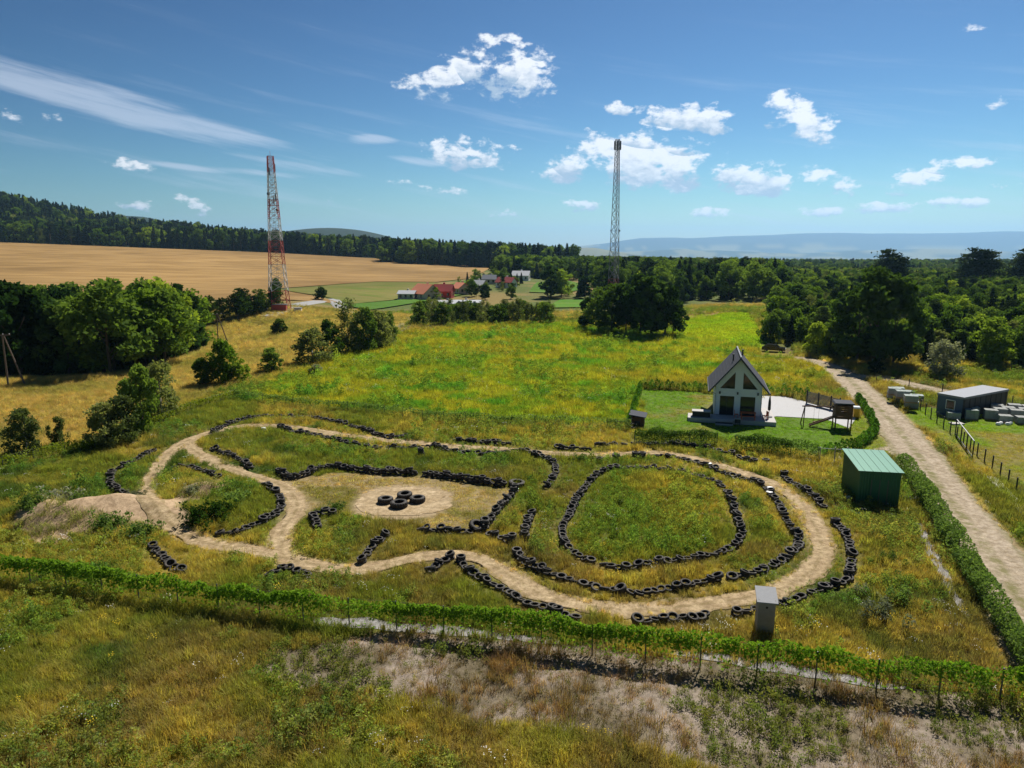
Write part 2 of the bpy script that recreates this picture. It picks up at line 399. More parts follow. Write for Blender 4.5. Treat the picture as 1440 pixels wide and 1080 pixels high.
def zones(x, y):
    """zone id, albedo and distance to bare tracks for ground points"""
    jx = x + 3.0 * (fbm(x, y, 3.5, 4) - .5); jy = y + 3.0 * (fbm(x + 71, y + 13, 3.5, 4) - .5)
    n1 = fbm(x, y, 9, 4); n2 = fbm(x + 200, y + 40, 3, 3); n3 = fbm(x + 90, y + 400, 28, 3)
    L = lambda a, b, t: np.array(a)[None] * (1 - t[:, None]) + np.array(b)[None] * t[:, None]
    S = lambda n, a, b: sstep(n, a, b)
    z = np.zeros(len(x), int)
    c = L((.115, .125, .024), (.225, .18, .045), S(n1, .36, .58)); m = S(n2, .56, .74)[:, None]; c = c * (1 - m) + np.array((.06, .085, .02)) * m
    m = (S(n3, .5, .66) * S(n2, .3, .6))[:, None] * .7; c = c * (1 - m) + np.array((.16, .115, .045)) * m
    far = y > 225; c[far] = L((.10, .13, .03), (.22, .17, .06), S(n3, .4, .6))[far]
    def put(poly, zid, col):
        i = inpoly(jx, jy, poly); z[i] = zid; c[i] = col[i]
    put(Z_DRY, 3, L((.26, .195, .075), (.17, .145, .05), S(n1, .4, .66)))
    g = L((.13, .17, .018), (.205, .195, .022), S(n1, .34, .58)); m = S(n2, .5, .75)[:, None]; g = g * (1 - m) + np.array((.08, .17, .02)) * m
    m = (S(n3, .55, .7))[:, None]; g = g * (1 - m) + np.array((.225, .175, .03)) * m * .7 + g * m * .3
    put(Z_MEADOW, 2, g)
    put(Z_STUB, 1, L((.27, .225, .185), (.15, .125, .08), S(n2, .35, .65)))
    put(Z_YARD, 4, L((.10, .17, .02), (.20, .16, .06), S(n1, .38, .6)))
    put(Z_LOT, 5, L((.13, .19, .02), (.20, .17, .05), S(n1, .42, .65)))
    put(Z_VERGE, 9, L((.11, .19, .012), (.17, .20, .02), n2)); put(Z_VERGE2, 9, L((.12, .18, .015), (.19, .18, .04), n2))
    put(Z_CLEAR, 6, L((.13, .22, .015), (.22, .22, .02), n1))
    put(Z_SANDY, 8, L((.26, .20, .10), (.15, .13, .04), S(n2, .42, .66)))
    put(Z_MOUND, 7, L((.46, .34, .22), (.38, .27, .17), n2))
    put(Z_OVAL, 0, L((.11, .12, .022), (.205, .165, .035), S(n1, .35, .58)))
    d = np.minimum(linedist(x, y, LOOP), linedist(x, y, BRANCH)) - .6
    d = np.minimum(d, np.hypot(x - CIRC[0], y - CIRC[1]) - 3.9)
    dr = np.minimum(linedist(x, y, ROAD) - 2.2, linedist(x, y, ROAD2) - 1.9)
    d = np.minimum(d, dr)
    t = (1 - S(d + .9 * (n2 - .5), -.2, .4))[:, None]; c = c * (1 - t) + np.array((.36, .275, .17)) * t
    return z, c, d


def gspace(a, b, s, g, end):
    r = list(np.arange(a, b, s)); x = r[-1]
    while x < end: s *= g; x += s; r.append(x)
    return r


ys = [-60, -35, -15, 0, 9] + gspace(16, 112, .36, 1.026, 25000)
xp = gspace(0, 48, .36, 1.036, 24000); xs = [-v for v in xp[:0:-1]] + xp
XX, YY = np.meshgrid(np.array(xs, float), np.array(ys, float)); XF, YF = XX.ravel(), YY.ravel()
ZF = h(XF, YF)
nx, ny = len(xs), len(ys)
i, j = np.meshgrid(np.arange(ny - 1), np.arange(nx - 1), indexing='ij'); a = (i * nx + j).ravel()
me = mk_mesh('ground', np.column_stack([XF, YF, ZF]), np.stack([a, a + 1, a + nx + 1, a + nx], 1), 4, None, True)
zz, cc, _ = zones(XF, YF)
far = np.hypot(XF, YF) > 1500                       # far plain and hills: woods and fields
nf = fbm(XF, YF, 420, 4); cf = np.where((nf > .53)[:, None], np.array((.20, .19, .07)), np.array((.035, .055, .025)))
cf[(ZF > 40)] = (.028, .048, .028); cc[far] = cf[far]
wood = (YF > 800) & (YF < 2500) & (XF < 150); cc[wood] = (.03, .045, .02)
at = me.color_attributes.new('col', 'FLOAT_COLOR', 'POINT'); at.data.foreach_set('color', np.column_stack([cc, np.ones(len(cc))]).astype(np.float32).ravel())
me.materials.append(soilmat('ground_soil', None, 1, .5, attr='col'))
tag(link('ground', me), kind='structure')

sand = soilmat('track_sand', [(.44, .34, .21), (.34, .25, .15), (.25, .19, .09)], .9, .5)
gravel = soilmat('road_gravel', [(.42, .35, .27), (.34, .28, .205), (.27, .21, .13)], .5, .6, speck=1.4)
def wheel_worn(m, crown, amt):
    t = NT(m.node_tree); b = t.t.nodes['Principled BSDF']; src = b.inputs['Base Color'].links[0].from_socket; p = t.n('ShaderNodeNewGeometry').outputs['Position']
    ac = t.n('ShaderNodeAttribute', attribute_name='across').outputs['Fac']; n = t.noise(p, .9, 5, .7)
    mid = t.m('MULTIPLY', t.ramp(ac, .32, .05), t.ramp(n, .38, .62)); edge = t.m('MULTIPLY', t.ramp(ac, .7, 1.0), t.ramp(t.noise(p, 1.7, 4, .7), .3, .6))
    t.put(b.inputs['Base Color'], t.mix(t.m('MULTIPLY', t.m('MAXIMUM', mid, edge), amt), src, crown))
wheel_worn(sand, (.20, .15, .07), .75); wheel_worn(gravel, (.17, .16, .06), .9)
closed = np.vstack([LOOP, LOOP[:2]])
ribbon('dirt_track', closed, 1.45, .035, sand, .5, .03)
ribbon('dirt_track_branch', BRANCH, 1.4, .028, sand, .5, .02)
ribbon('gravel_road', ROAD, 4.2, .03, gravel, .6, .04)
ribbon('gravel_lane', ROAD2, 3.4, .022, gravel, .4, .02)
spur = smooth_line(GP((1262, 632), (1215, 640), (1180, 648), (1150, 650)), .6); ribbon('gravel_spur', spur, 2.2, .018, gravel, .6, .01)
cpoly = [(CIRC[0] + 3.7 * math.cos(t), CIRC[1] + 3.6 * math.sin(t)) for t in np.linspace(0, 2 * math.pi, 40, endpoint=False)]
patch('sand_circle', cpoly, .6, .03, soilmat('circle_sand', [(.46, .36, .23), (.36, .27, .16), (.30, .22, .12)], .6, .5), 1.1)
paving = pbsdf('paving_stone', (.42, .42, .43), .8, .12, 6, .3, 30)
Z_PATIO = GP((1070, 557), (1104, 558), (1134, 566), (1170, 575), (1193, 582), (1204, 589), (1194, 603), (1160, 590), (1092, 586), (1070, 590))
patch('paved_yard', Z_PATIO, 1.0, .05, paving, 0)
strip = soilmat('gravel_strip_stones', [(.33, .32, .32), (.24, .23, .22)], 2, .7, speck=1.4)
STRIPS = []
for pl in ([(440, 868), (520, 868), (560, 876), (650, 880), (720, 893), (790, 898), (790, 905), (700, 899), (600, 890), (440, 878)],
           [(940, 912), (1000, 918), (1100, 930), (1200, 950), (1290, 965), (1240, 968), (1100, 945), (1000, 929), (940, 920)],
           [(1285, 735), (1297, 735), (1335, 810), (1365, 870), (1355, 870), (1320, 815)]):
    STRIPS.append(GP(*pl)); patch('gravel_strip', GP(*pl), .5, .03, strip, .25)
asph = pbsdf('asphalt', (.30, .30, .30), .9, .1, .5)
ribbon('asphalt_road', smooth_line(GP((375, 437), (430, 426), (470, 420), (520, 415), (560, 411), (600, 407)), 4), 6, .25, asph, .1, 0)
ribbon('asphalt_bend', smooth_line(GP((470, 420), (478, 426), (490, 432)), 3), 5, .3, asph, .1, 0)
ribbon('asphalt_bend_low', smooth_line(GP((560, 468), (570, 455), (578, 447), (583, 440), (578, 436)), 3), 4.5, .3, asph, .1, 0)


def fieldmat(name, a, b, ang, sc):
    m = bpy.data.materials.new(name); m.use_nodes = True; t = NT(m.node_tree); bs = t.t.nodes['Principled BSDF']
    p = t.n('ShaderNodeNewGeometry').outputs['Position']; mp = t.n('ShaderNodeMapping'); t.put(mp.inputs[0], p)
    mp.inputs['Rotation'].default_value = (0, 0, ang); mp.inputs['Scale'].default_value = (.004, .12, 1)
    n = t.noise(mp.outputs[0], 1, 4, .6); n2 = t.noise(p, sc, 4, .6)
    c = t.mix(t.ramp(t.m('ADD', t.m('MULTIPLY', n, .6), t.m('MULTIPLY', n2, .4)), .36, .64), a, b)
    sp_ = t.n('ShaderNodeSeparateXYZ'); t.put(sp_.inputs[0], p); ln_ = t.m('ADD', t.m('MULTIPLY', sp_.outputs[0], math.sin(ang) / 22), t.m('MULTIPLY', sp_.outputs[1], math.cos(ang) / 22))
    tr_ = t.m('LESS_THAN', t.m('FRACT', t.m('ADD', ln_, t.m('MULTIPLY', n2, .12))), .09); c = t.mix(t.m('MULTIPLY', tr_, .3), c, tuple(q * .6 for q in b))
    big = t.noise(p, .006, 3, .5); c = t.mix(1.0, c, t.mix(t.ramp(big, .3, .7), (.74, .74, .74), (1.14, 1.14, 1.14)), 'MULTIPLY')
    t.put(bs.inputs['Base Color'], c); bs.inputs['Roughness'].default_value = .95; bs.inputs['Specular IOR Level'].default_value = .05
    return m


wheat = fieldmat('ripe_wheat', (.36, .23, .09), (.245, .15, .055), .35, .03)
patch('wheat_field', [(-62, 262), (-100, 268), (-180, 252), (-330, 225), (-480, 300), (-640, 560), (-720, 800), (-560, 815), (-330, 800), (-150, 790), (-20, 700), (-22, 560), (-28, 440), (-42, 395), (-75, 395), (-110, 330)], 14, .35, wheat)
patch('green_field', [(-60, 266), (-108, 328), (-75, 392), (-42, 392), (-32, 350), (-42, 320)], 8, .30, fieldmat('cut_clover', (.13, .17, .03), (.22, .19, .06), .2, .03))
patch('verge_field', [(-62, 258), (-40, 316), (-24, 440), (-14, 440), (-20, 330), (-50, 250)], 8, .42, fieldmat('verge_green', (.07, .17, .02), (.10, .19, .03), .2, .03))
for pl in ([(8, 335), (14, 400), (34, 420), (40, 360), (24, 330)], [(12, 260), (20, 300), (34, 300), (30, 262)], [(75, 470), (90, 560), (150, 560), (140, 480)]):
    patch('pasture', pl, 8, .4, fieldmat('pasture_green', (.07, .19, .02), (.12, .20, .03), .5, .03))
patch('stubble_field', [(5, 206), (60, 212), (75, 228), (62, 236), (0, 232)], 5, .25, wheat)

# ------------------------------------------------------------------ trees
bark = pbsdf('bark', (.10, .075, .05), .95, .3, 8, .5, 30)
birch_bark = pbsdf('birch_bark', (.45, .43, .40), .9, .1, 8, .3, 20, col2=(.10, .09, .08))
LM = {'oak': leafmat('leaf_oak', (.05, .098, .018), (.105, .155, .03), trans=.42), 'lime': leafmat('leaf_lime', (.09, .17, .02), (.18, .23, .03), trans=.45),
      'birch': leafmat('leaf_birch', (.08, .11, .04), (.15, .165, .06), trans=.42), 'fir': leafmat('leaf_fir', (.014, .030, .013), (.030, .050, .018), trans=.1),
      'pine': leafmat('leaf_pine', (.022, .042, .018), (.045, .065, .025), trans=.12), 'silver': leafmat('leaf_silver', (.13, .15, .10), (.22, .23, .17)),
      'dark': leafmat('leaf_dark', (.018, .045, .011), (.045, .08, .018))}


def leaves_mesh(name, ctr, size, mat, flat=.0, seed=0):
    r = np.random.default_rng(seed); n = len(ctr)
    a = r.normal(size=(n, 3)); a[:, 2] *= (1 - flat); a /= np.linalg.norm(a, axis=1)[:, None]
    b = np.cross(a, r.normal(size=(n, 3))); b /= np.linalg.norm(b, axis=1)[:, None]
    s = (size * r.uniform(.6, 1.3, n))[:, None]
    V = np.stack([ctr - a * s, ctr + b * s * .55, ctr + a * s, ctr - b * s * .55], 1).reshape(-1, 3)
    return mk_mesh(name, V, np.arange(4 * n), 4, mat)


def crown_points(kind, r):
    """leaf centres of a crown one unit high (0..1 in z), radius in the same unit"""
    P = []
    if kind in ('oak', 'lime', 'dark', 'silver'):
        for k in range(34):
            t = r.uniform(0, 2 * math.pi); z = r.uniform(.16, .9); w = .36 * math.sin(math.pi * min(1, (z + .08) / 1.02)) ** .6
            rad = w * r.uniform(.35, 1); s = r.uniform(.07, .14)
            c = np.array([rad * math.cos(t), rad * math.sin(t), z]); q = r.normal(size=(95, 3)); q /= np.linalg.norm(q, axis=1)[:, None]
            P.append(c + q * s * r.uniform(.55, 1.05, (95, 1)) * np.array([1, 1, .8]))
    elif kind.endswith('_bush'):
        loose = kind.startswith(('birch', 'silver'))
        for k in range(46):
            t = r.uniform(0, 2 * math.pi); z = r.uniform(.08, .93); w = .36 * math.sin(math.pi * min(1, (z + .18) / 1.15)) ** .6
            rad = w * r.uniform(.2, 1.05); s = r.uniform(.06, .13) * (1.15 if loose else 1); q = r.normal(size=(85, 3)); q /= np.linalg.norm(q, axis=1)[:, None]
            P.append(np.array([rad * math.cos(t), rad * math.sin(t), z]) + q * s * r.uniform(.3 if loose else .6, 1.1, (85, 1)))
    elif kind == 'birch':
        for k in range(48):
            t = r.uniform(0, 2 * math.pi); z = r.uniform(.12, .97); w = .27 * (1 - z) ** .5 * (.5 + z) + .02
            rad = w * r.uniform(.1, 1.1); c = np.array([rad * math.cos(t), rad * math.sin(t), z])
            q = r.normal(size=(50, 3)); P.append(c + q * np.array([.035, .035, .05]))
    elif kind == 'fir':
        for lv in np.linspace(.08, .99, 22):
            w = .21 * (1 - lv) ** .85 + .012; nb = max(5, int(15 * (1 - lv) + 4))
            for b in range(nb):
                t = 2 * math.pi * (b + r.uniform(0, .8)) / nb; L = w * r.uniform(.7, 1.12); k = 12
                u = np.sqrt(r.uniform(0, 1, k)); P.append(np.column_stack([u * L * math.cos(t), u * L * math.sin(t), lv - u * L * .35 + .01 * r.normal(size=k)]) + r.normal(size=(k, 3)) * .008)
    elif kind == 'pine':
        for k in range(26):
            t = r.uniform(0, 2 * math.pi); z = r.uniform(.45, .98); rad = .2 * r.uniform(.1, 1) * (1.25 - z)
            q = r.normal(size=(60, 3)); P.append(np.array([rad * 1.4 * math.cos(t), rad * 1.4 * math.sin(t), z]) + q * np.array([.045, .045, .022]))
    return np.vstack(P)


PROTO = {}
def proto(kind, var):
    k = (kind, var)
    if k not in PROTO:
        r = np.random.default_rng(hash((len(kind), kind[0] == 'b', var)) % 1000 + ord(kind[0])); c = crown_points(kind, r)
        sz = {'oak': .030, 'lime': .030, 'dark': .034, 'silver': .026, 'birch': .021, 'fir': .024, 'pine': .024}.get(kind, .036 if kind[0] in 'old' else .03)
        cm = leaves_mesh('crown_' + kind, c, sz, LM[kind.split('_')[0]], .0, var)
        m = MB(); hgt = {'fir': .9, 'pine': .92, 'birch': .85, 'birch_bush': .8}.get(kind, .6); rr = {'birch': .010, 'fir': .012, 'pine': .012}.get(kind, .018)
        m.bar((0, 0, -.03), (.01, 0, hgt * .5), rr, rr * .7, 6).bar((.01, 0, hgt * .5), (0, .01, hgt), rr * .7, rr * .2, 6)
        for q in range(6):
            t = q * 1.05 + var; z0 = hgt * (.3 + .1 * q); L = .2 if kind not in ('fir', 'pine') else .1
            m.bar((0, 0, z0 * .9), (L * math.cos(t), L * math.sin(t), z0 + .16), rr * .4, rr * .1, 4)
        PROTO[k] = (m.mesh('trunk_' + kind, birch_bark if kind[0] == 'b' else bark, True), cm)
    return PROTO[k]


def tree(name, kind, x, y, hgt, label, group, cat='tree', width=1.0, zoff=0.0):
    if hgt < 9.2 and kind in ('oak', 'lime', 'dark', 'birch', 'silver') and name in ('tree', 'bush', 'young_tree'): kind += '_bush'
    t, c = proto(kind, random.randrange(3)); o = empty(name, (x, y, hz(x, y) + zoff), random.uniform(0, 6.28), label, cat, group)
    for nm, me in (('trunk', t), ('crown', c)):
        q = link(nm, me, o); q.scale = (hgt * width * random.uniform(.92, 1.1), hgt * width * random.uniform(.92, 1.1), hgt)
    return o


def fill(poly, spacing, seed=1):
    r = np.random.default_rng(seed); p = np.array(poly); x0, y0 = p.min(0); x1, y1 = p.max(0); out = []
    nx_, ny_ = int((x1 - x0) / spacing) + 1, int((y1 - y0) / spacing) + 1
    gx, gy = np.meshgrid(np.arange(nx_), np.arange(ny_)); gx = x0 + (gx.ravel() + .5 + r.uniform(-.42, .42, gx.size)) * spacing; gy = y0 + (gy.ravel() + .5 + r.uniform(-.42, .42, gy.size)) * spacing
    k = inpoly(gx, gy, poly); return np.column_stack([gx[k], gy[k]])


def scatter(name, pts, scl, rot, idx, col, objs, label=None):
    me = bpy.data.meshes.new(name); me.vertices.add(len(pts)); me.vertices.foreach_set('co', np.asarray(pts, np.float32).ravel())
    for nm, ty, dat in (('scl', 'FLOAT_VECTOR', scl), ('rot', 'FLOAT_VECTOR', rot), ('col', 'FLOAT_VECTOR', col)):
        q = me.attributes.new(nm, ty, 'POINT'); q.data.foreach_set('vector', np.asarray(dat, np.float32).ravel())
    q = me.attributes.new('idx', 'INT', 'POINT'); q.data.foreach_set('value', np.asarray(idx, np.int32))
    me.update(); o = link(name, me); tag(o, label, None, None, 'stuff')
    cl = bpy.data.collections.new(name + '_kinds')
    for q, (m_) in enumerate(objs):
        b = bpy.data.objects.new('%s_kind_%02d' % (name, q), m_); cl.objects.link(b)
    ng = bpy.data.node_groups.new(name, 'GeometryNodeTree'); ng.interface.new_socket('Geometry', in_out='INPUT', socket_type='NodeSocketGeometry'); ng.interface.new_socket('Geometry', in_out='OUTPUT', socket_type='NodeSocketGeometry')
    N = ng.nodes; gi = N.new('NodeGroupInput'); go = N.new('NodeGroupOutput'); ip = N.new('GeometryNodeInstanceOnPoints'); ci = N.new('GeometryNodeCollectionInfo')
    ci.inputs['Collection'].default_value = cl; ci.inputs['Separate Children'].default_value = True; ci.inputs['Reset Children'].default_value = True
    def na(nm, ty):
        x = N.new('GeometryNodeInputNamedAttribute'); x.data_type = ty; x.inputs['Name'].default_value = nm; return x.outputs['Attribute']
    Lk = ng.links.new
    Lk(gi.outputs[0], ip.inputs['Points']); Lk(ci.outputs[0], ip.inputs['Instance']); ip.inputs['Pick Instance'].default_value = True
    Lk(na('idx', 'INT'), ip.inputs['Instance Index']); Lk(na('rot', 'FLOAT_VECTOR'), ip.inputs['Rotation']); Lk(na('scl', 'FLOAT_VECTOR'), ip.inputs['Scale'])
    Lk(ip.outputs[0], go.inputs[0]); md = o.modifiers.new('scatter', 'NODES'); md.node_group = ng
    return o


def joined(kind, var):                              # trunk and crown in one mesh, for far woods only
    t, c = proto(kind, var); bm = bmesh.new(); bm.from_mesh(t); nt = len(bm.faces); bm.from_mesh(c)
    for q, f in enumerate(bm.faces): f.material_index = 0 if q < nt else 1
    me = bpy.data.meshes.new('far_' + kind); bm.to_mesh(me); bm.free(); me.materials.append(bark); me.materials.append(LM[kind]); return me


# the wood on the slope beyond the dry field
GW = 'trees of the wood beyond the dry grass slope'
for k, (x, y) in enumerate(fill([(-125, 112), (-66, 110), (-59, 118), (-60, 132), (-70, 150), (-80, 178), (-95, 195), (-140, 190), (-150, 140)], 6.2, 4)):
    kd = random.choice(['oak', 'dark', 'dark', 'lime' if x > -78 else 'dark', 'oak'])
    tree('broadleaf_tree', kd, x, y, random.uniform(12, 16.5), {'oak': 'mid green broadleaf tree in the wood beyond the dry grass slope', 'dark': 'very dark broadleaf tree in the wood beyond the dry grass slope', 'lime': 'fresh light green tree in the wood beyond the dry grass slope'}[kd], GW, width=1.05)
for x, y in np.column_stack([np.linspace(-100, -78, 14), np.linspace(196, 233, 14)]) + rng.uniform(-2, 2, (14, 2)):
    tree('broadleaf_tree', random.choice(['oak', 'oak', 'dark']), x, y, random.uniform(6.5, 9.5), 'low rounded tree in the row leading from the wood towards the red and white mast', 'row of trees leading to the red and white mast', width=1.1)
SINGLE = [(245, 466, 5.0, 'birch', 1.0, 'small round tree alone on the dry slope near the wood'), (393, 471, 3.6, 'dark', 1.3, 'single dark round bush alone on the dry grass with its shadow'),
          (285, 543, 4.2, 'oak', 1.1, 'dark leafy bush beside the bright green bush'), (315, 540, 6.6, 'lime', .95, 'tall bright green bush in the tangle below the twin pole'), (338, 538, 3.6, 'lime', 1.2, 'low light green bush in the tangle below the twin pole'),
          (382, 524, 4.0, 'oak', 1.1, 'compact dark bush between the tangle and the birch clump'), (440, 512, 6.2, 'birch', 1.3, 'grey green loose birch at the edge of the birch clump'), (466, 503, 7.0, 'oak', .8, 'leafy tree inside the birch clump'),
          (490, 497, 10.0, 'birch', 1.15, 'tallest birch of the clump at the meadow edge'), (512, 495, 8.5, 'oak', .85, 'broad dark tree of the clump at the meadow edge'), (530, 490, 7.5, 'birch', 1.2, 'thin birch behind the broad dark tree of the clump'), (546, 482, 6.5, 'oak', .8, 'last dark tree of the clump, next to the tall grass'),
          (203, 612, 7.6, 'oak', .62, 'tall dark green tree beside the fence corner of the track'), (228, 588, 6.8, 'birch', 1.0, 'sparse olive tree behind the tall dark green tree'), (150, 628, 4.6, 'birch', 1.1, 'shaggy grey green bush in the row by the track fence'), (176, 622, 5.0, 'birch', 1.05, 'loose silvery bush touching the tall dark green tree'),
          (205, 560, 4.2, 'birch', 1.1, 'half bare olive bush above the tall dark green tree'), (40, 640, 4.8, 'birch', 1.05, 'lone shaggy bush with pale stem in the dry field'), (83, 628, 3.2, 'birch', .8, 'thin sapling on a bare stem in the dry field'),
          (445, 528, 1.8, 'silver', 1.6, 'low greyish thorn bush at the meadow corner'), (1325, 532, 6.0, 'silver', 1.15, 'silvery willow shrub beside the gravel lane'), (1228, 513, 17.5, 'dark', 1.0, 'huge dark tree shading the bend of the gravel road'), (1205, 508, 14.0, 'dark', .95, 'dark tree pressed against the huge tree at the road bend'), (1255, 515, 13.0, 'dark', .9, 'dark tree between the huge tree and the silvery willow'),
          (1230, 527, 2.6, 'dark', 1.3, 'small bush at the roadside under the huge dark tree'), (452, 421, 5.0, 'dark', 1.3, 'dark tree by the asphalt road past the mast'), (390, 428, 9.0, 'oak', .7, 'tree growing through the foot of the red and white mast')]
for px, py, hg, kd, wd, lb in SINGLE:
    x, y = G(px, py); tree('bush' if 'bush' in lb or 'shrub' in lb else 'tree', kd, x, y, hg, lb, None, 'bush' if 'bush' in lb or 'shrub' in lb else 'tree', wd)
GB = 'trees in the belt behind the meadow crest'
for k in range(30):
    px = 588 + k * 6.4; x, y = G(px, 461); y += random.uniform(4, 20)
    tree('broadleaf_tree', random.choice(['oak', 'oak', 'lime', 'birch']), x * y / G(px, 461)[1], y, random.uniform(5.0, 7.2), 'tree of the dense belt behind the meadow crest', GB, width=1.05)
for px, py, hg in [(826, 462, 8), (842, 466, 10.5), (860, 468, 12), (880, 470, 12), (900, 472, 14.5), (915, 474, 14), (935, 474, 12), (946, 472, 9), (870, 460, 11), (908, 462, 13)]:
    x, y = G(px, py); tree('broadleaf_tree', random.choice(['dark', 'oak', 'dark']), x, y, hg, 'dark tree of the dense group below the grey mast', 'dark tree group below the grey mast', width=.95)
# the young wood along the road
WOOD = [(54, 152), (55, 134), (60, 124), (72, 119), (84, 116), (96, 113), (112, 104), (150, 96), (260, 150), (420, 330), (560, 620), (300, 640), (200, 620), (150, 450), (110, 330), (95, 260), (80, 218), (62, 172)]
wp = fill(WOOD, 4.7, 9); wp = wp[np.hypot(wp[:, 0] - 51.5, wp[:, 1] - 137) > 6.5]; wp = wp[np.argsort(np.hypot(wp[:, 0], wp[:, 1]))]
front = wp[:170]
kinds = {'oak': 'dark green young tree in the mixed wood along the gravel road', 'lime': 'bright yellow green young tree in the mixed wood along the gravel road', 'birch': 'thin feathery birch in the mixed wood along the gravel road', 'pine': 'young pine in the mixed wood along the gravel road', 'fir': 'young spruce in the mixed wood along the gravel road'}
for x, y in front:
    kd = random.choice(['oak', 'oak', 'lime', 'lime', 'birch', 'oak', 'pine', 'fir']); tree('young_tree', kd, x, y, random.uniform(4.2, 8.5), kinds[kd], 'trees of the mixed wood along the gravel road', width=1.05)
for px, hg in [(1243, 19), (1250, 17), (1262, 16), (1355, 17), (1368, 19), (1378, 19.5), (1390, 18), (1430, 18), (1438, 19)]:
    x, y = G(px, 415); tree('pine_tree', 'pine', x, y, hg, 'tall dark pine rising above the mixed wood', 'tall pines above the mixed wood', width=1.4)
FK = [joined(k, v) for k, v in (('oak', 0), ('lime', 1), ('fir', 0), ('pine', 1), ('birch', 2), ('dark', 0))]


def forest(name, pts, hts, mixw, label):
    n = len(pts); r = np.random.default_rng(n); z = h(pts[:, 0], pts[:, 1]) - .2; H = r.uniform(hts[0], hts[1], n)
    w = r.uniform(.9, 1.25, n); scatter(name, np.column_stack([pts, z]), np.column_stack([H * w, H * w, H]), np.column_stack([0 * H, 0 * H, r.uniform(0, 6.28, n)]), r.choice(6, n, p=mixw), np.ones((n, 3)), FK, label)


forest('wood', wp[170:], (4.5, 9), [.36, .2, .12, .12, .1, .1], 'mixed young wood reaching far behind the gravel road')
forest('far_wood', np.vstack([fill([(40, 300), (60, 255), (100, 265), (230, 640), (130, 760), (-10, 660), (-12, 470), (40, 440), (46, 330), (6, 320)], 8, 3), fill([(-12, 470), (-10, 700), (60, 760), (30, 470)], 7, 6)]), (9, 15), [.4, .05, .2, .1, .05, .2], 'distant dark wood behind the grey mast')
forest('hill_forest', np.vstack([fill([(-720, 815), (-330, 815), (-150, 800), (-40, 720), (30, 720), (60, 900), (-100, 1000), (-300, 1150), (-700, 1250), (-1250, 1350), (-1500, 1200), (-1000, 800)], 9.5, 5), fill([(-130, 690), (60, 640), (60, 760), (-130, 760)], 8, 8)]), (10, 25), [.14, .04, .56, .16, .02, .08], 'dark spruce forest on the hills behind the wheat field')
forest('hamlet_trees', fill([(-36, 300), (0, 300), (8, 400), (-5, 470), (-20, 440), (-30, 330)], 11, 12), (4, 8), [.5, .1, .1, .1, .1, .1], 'garden trees round the farm houses')
forest('far_trees', fill([(130, 640), (560, 640), (1500, 1500), (-200, 1500), (60, 800)], 17, 15), (8, 13), [.45, .05, .25, .1, .05, .1], 'woods between the mast and the blue plain')


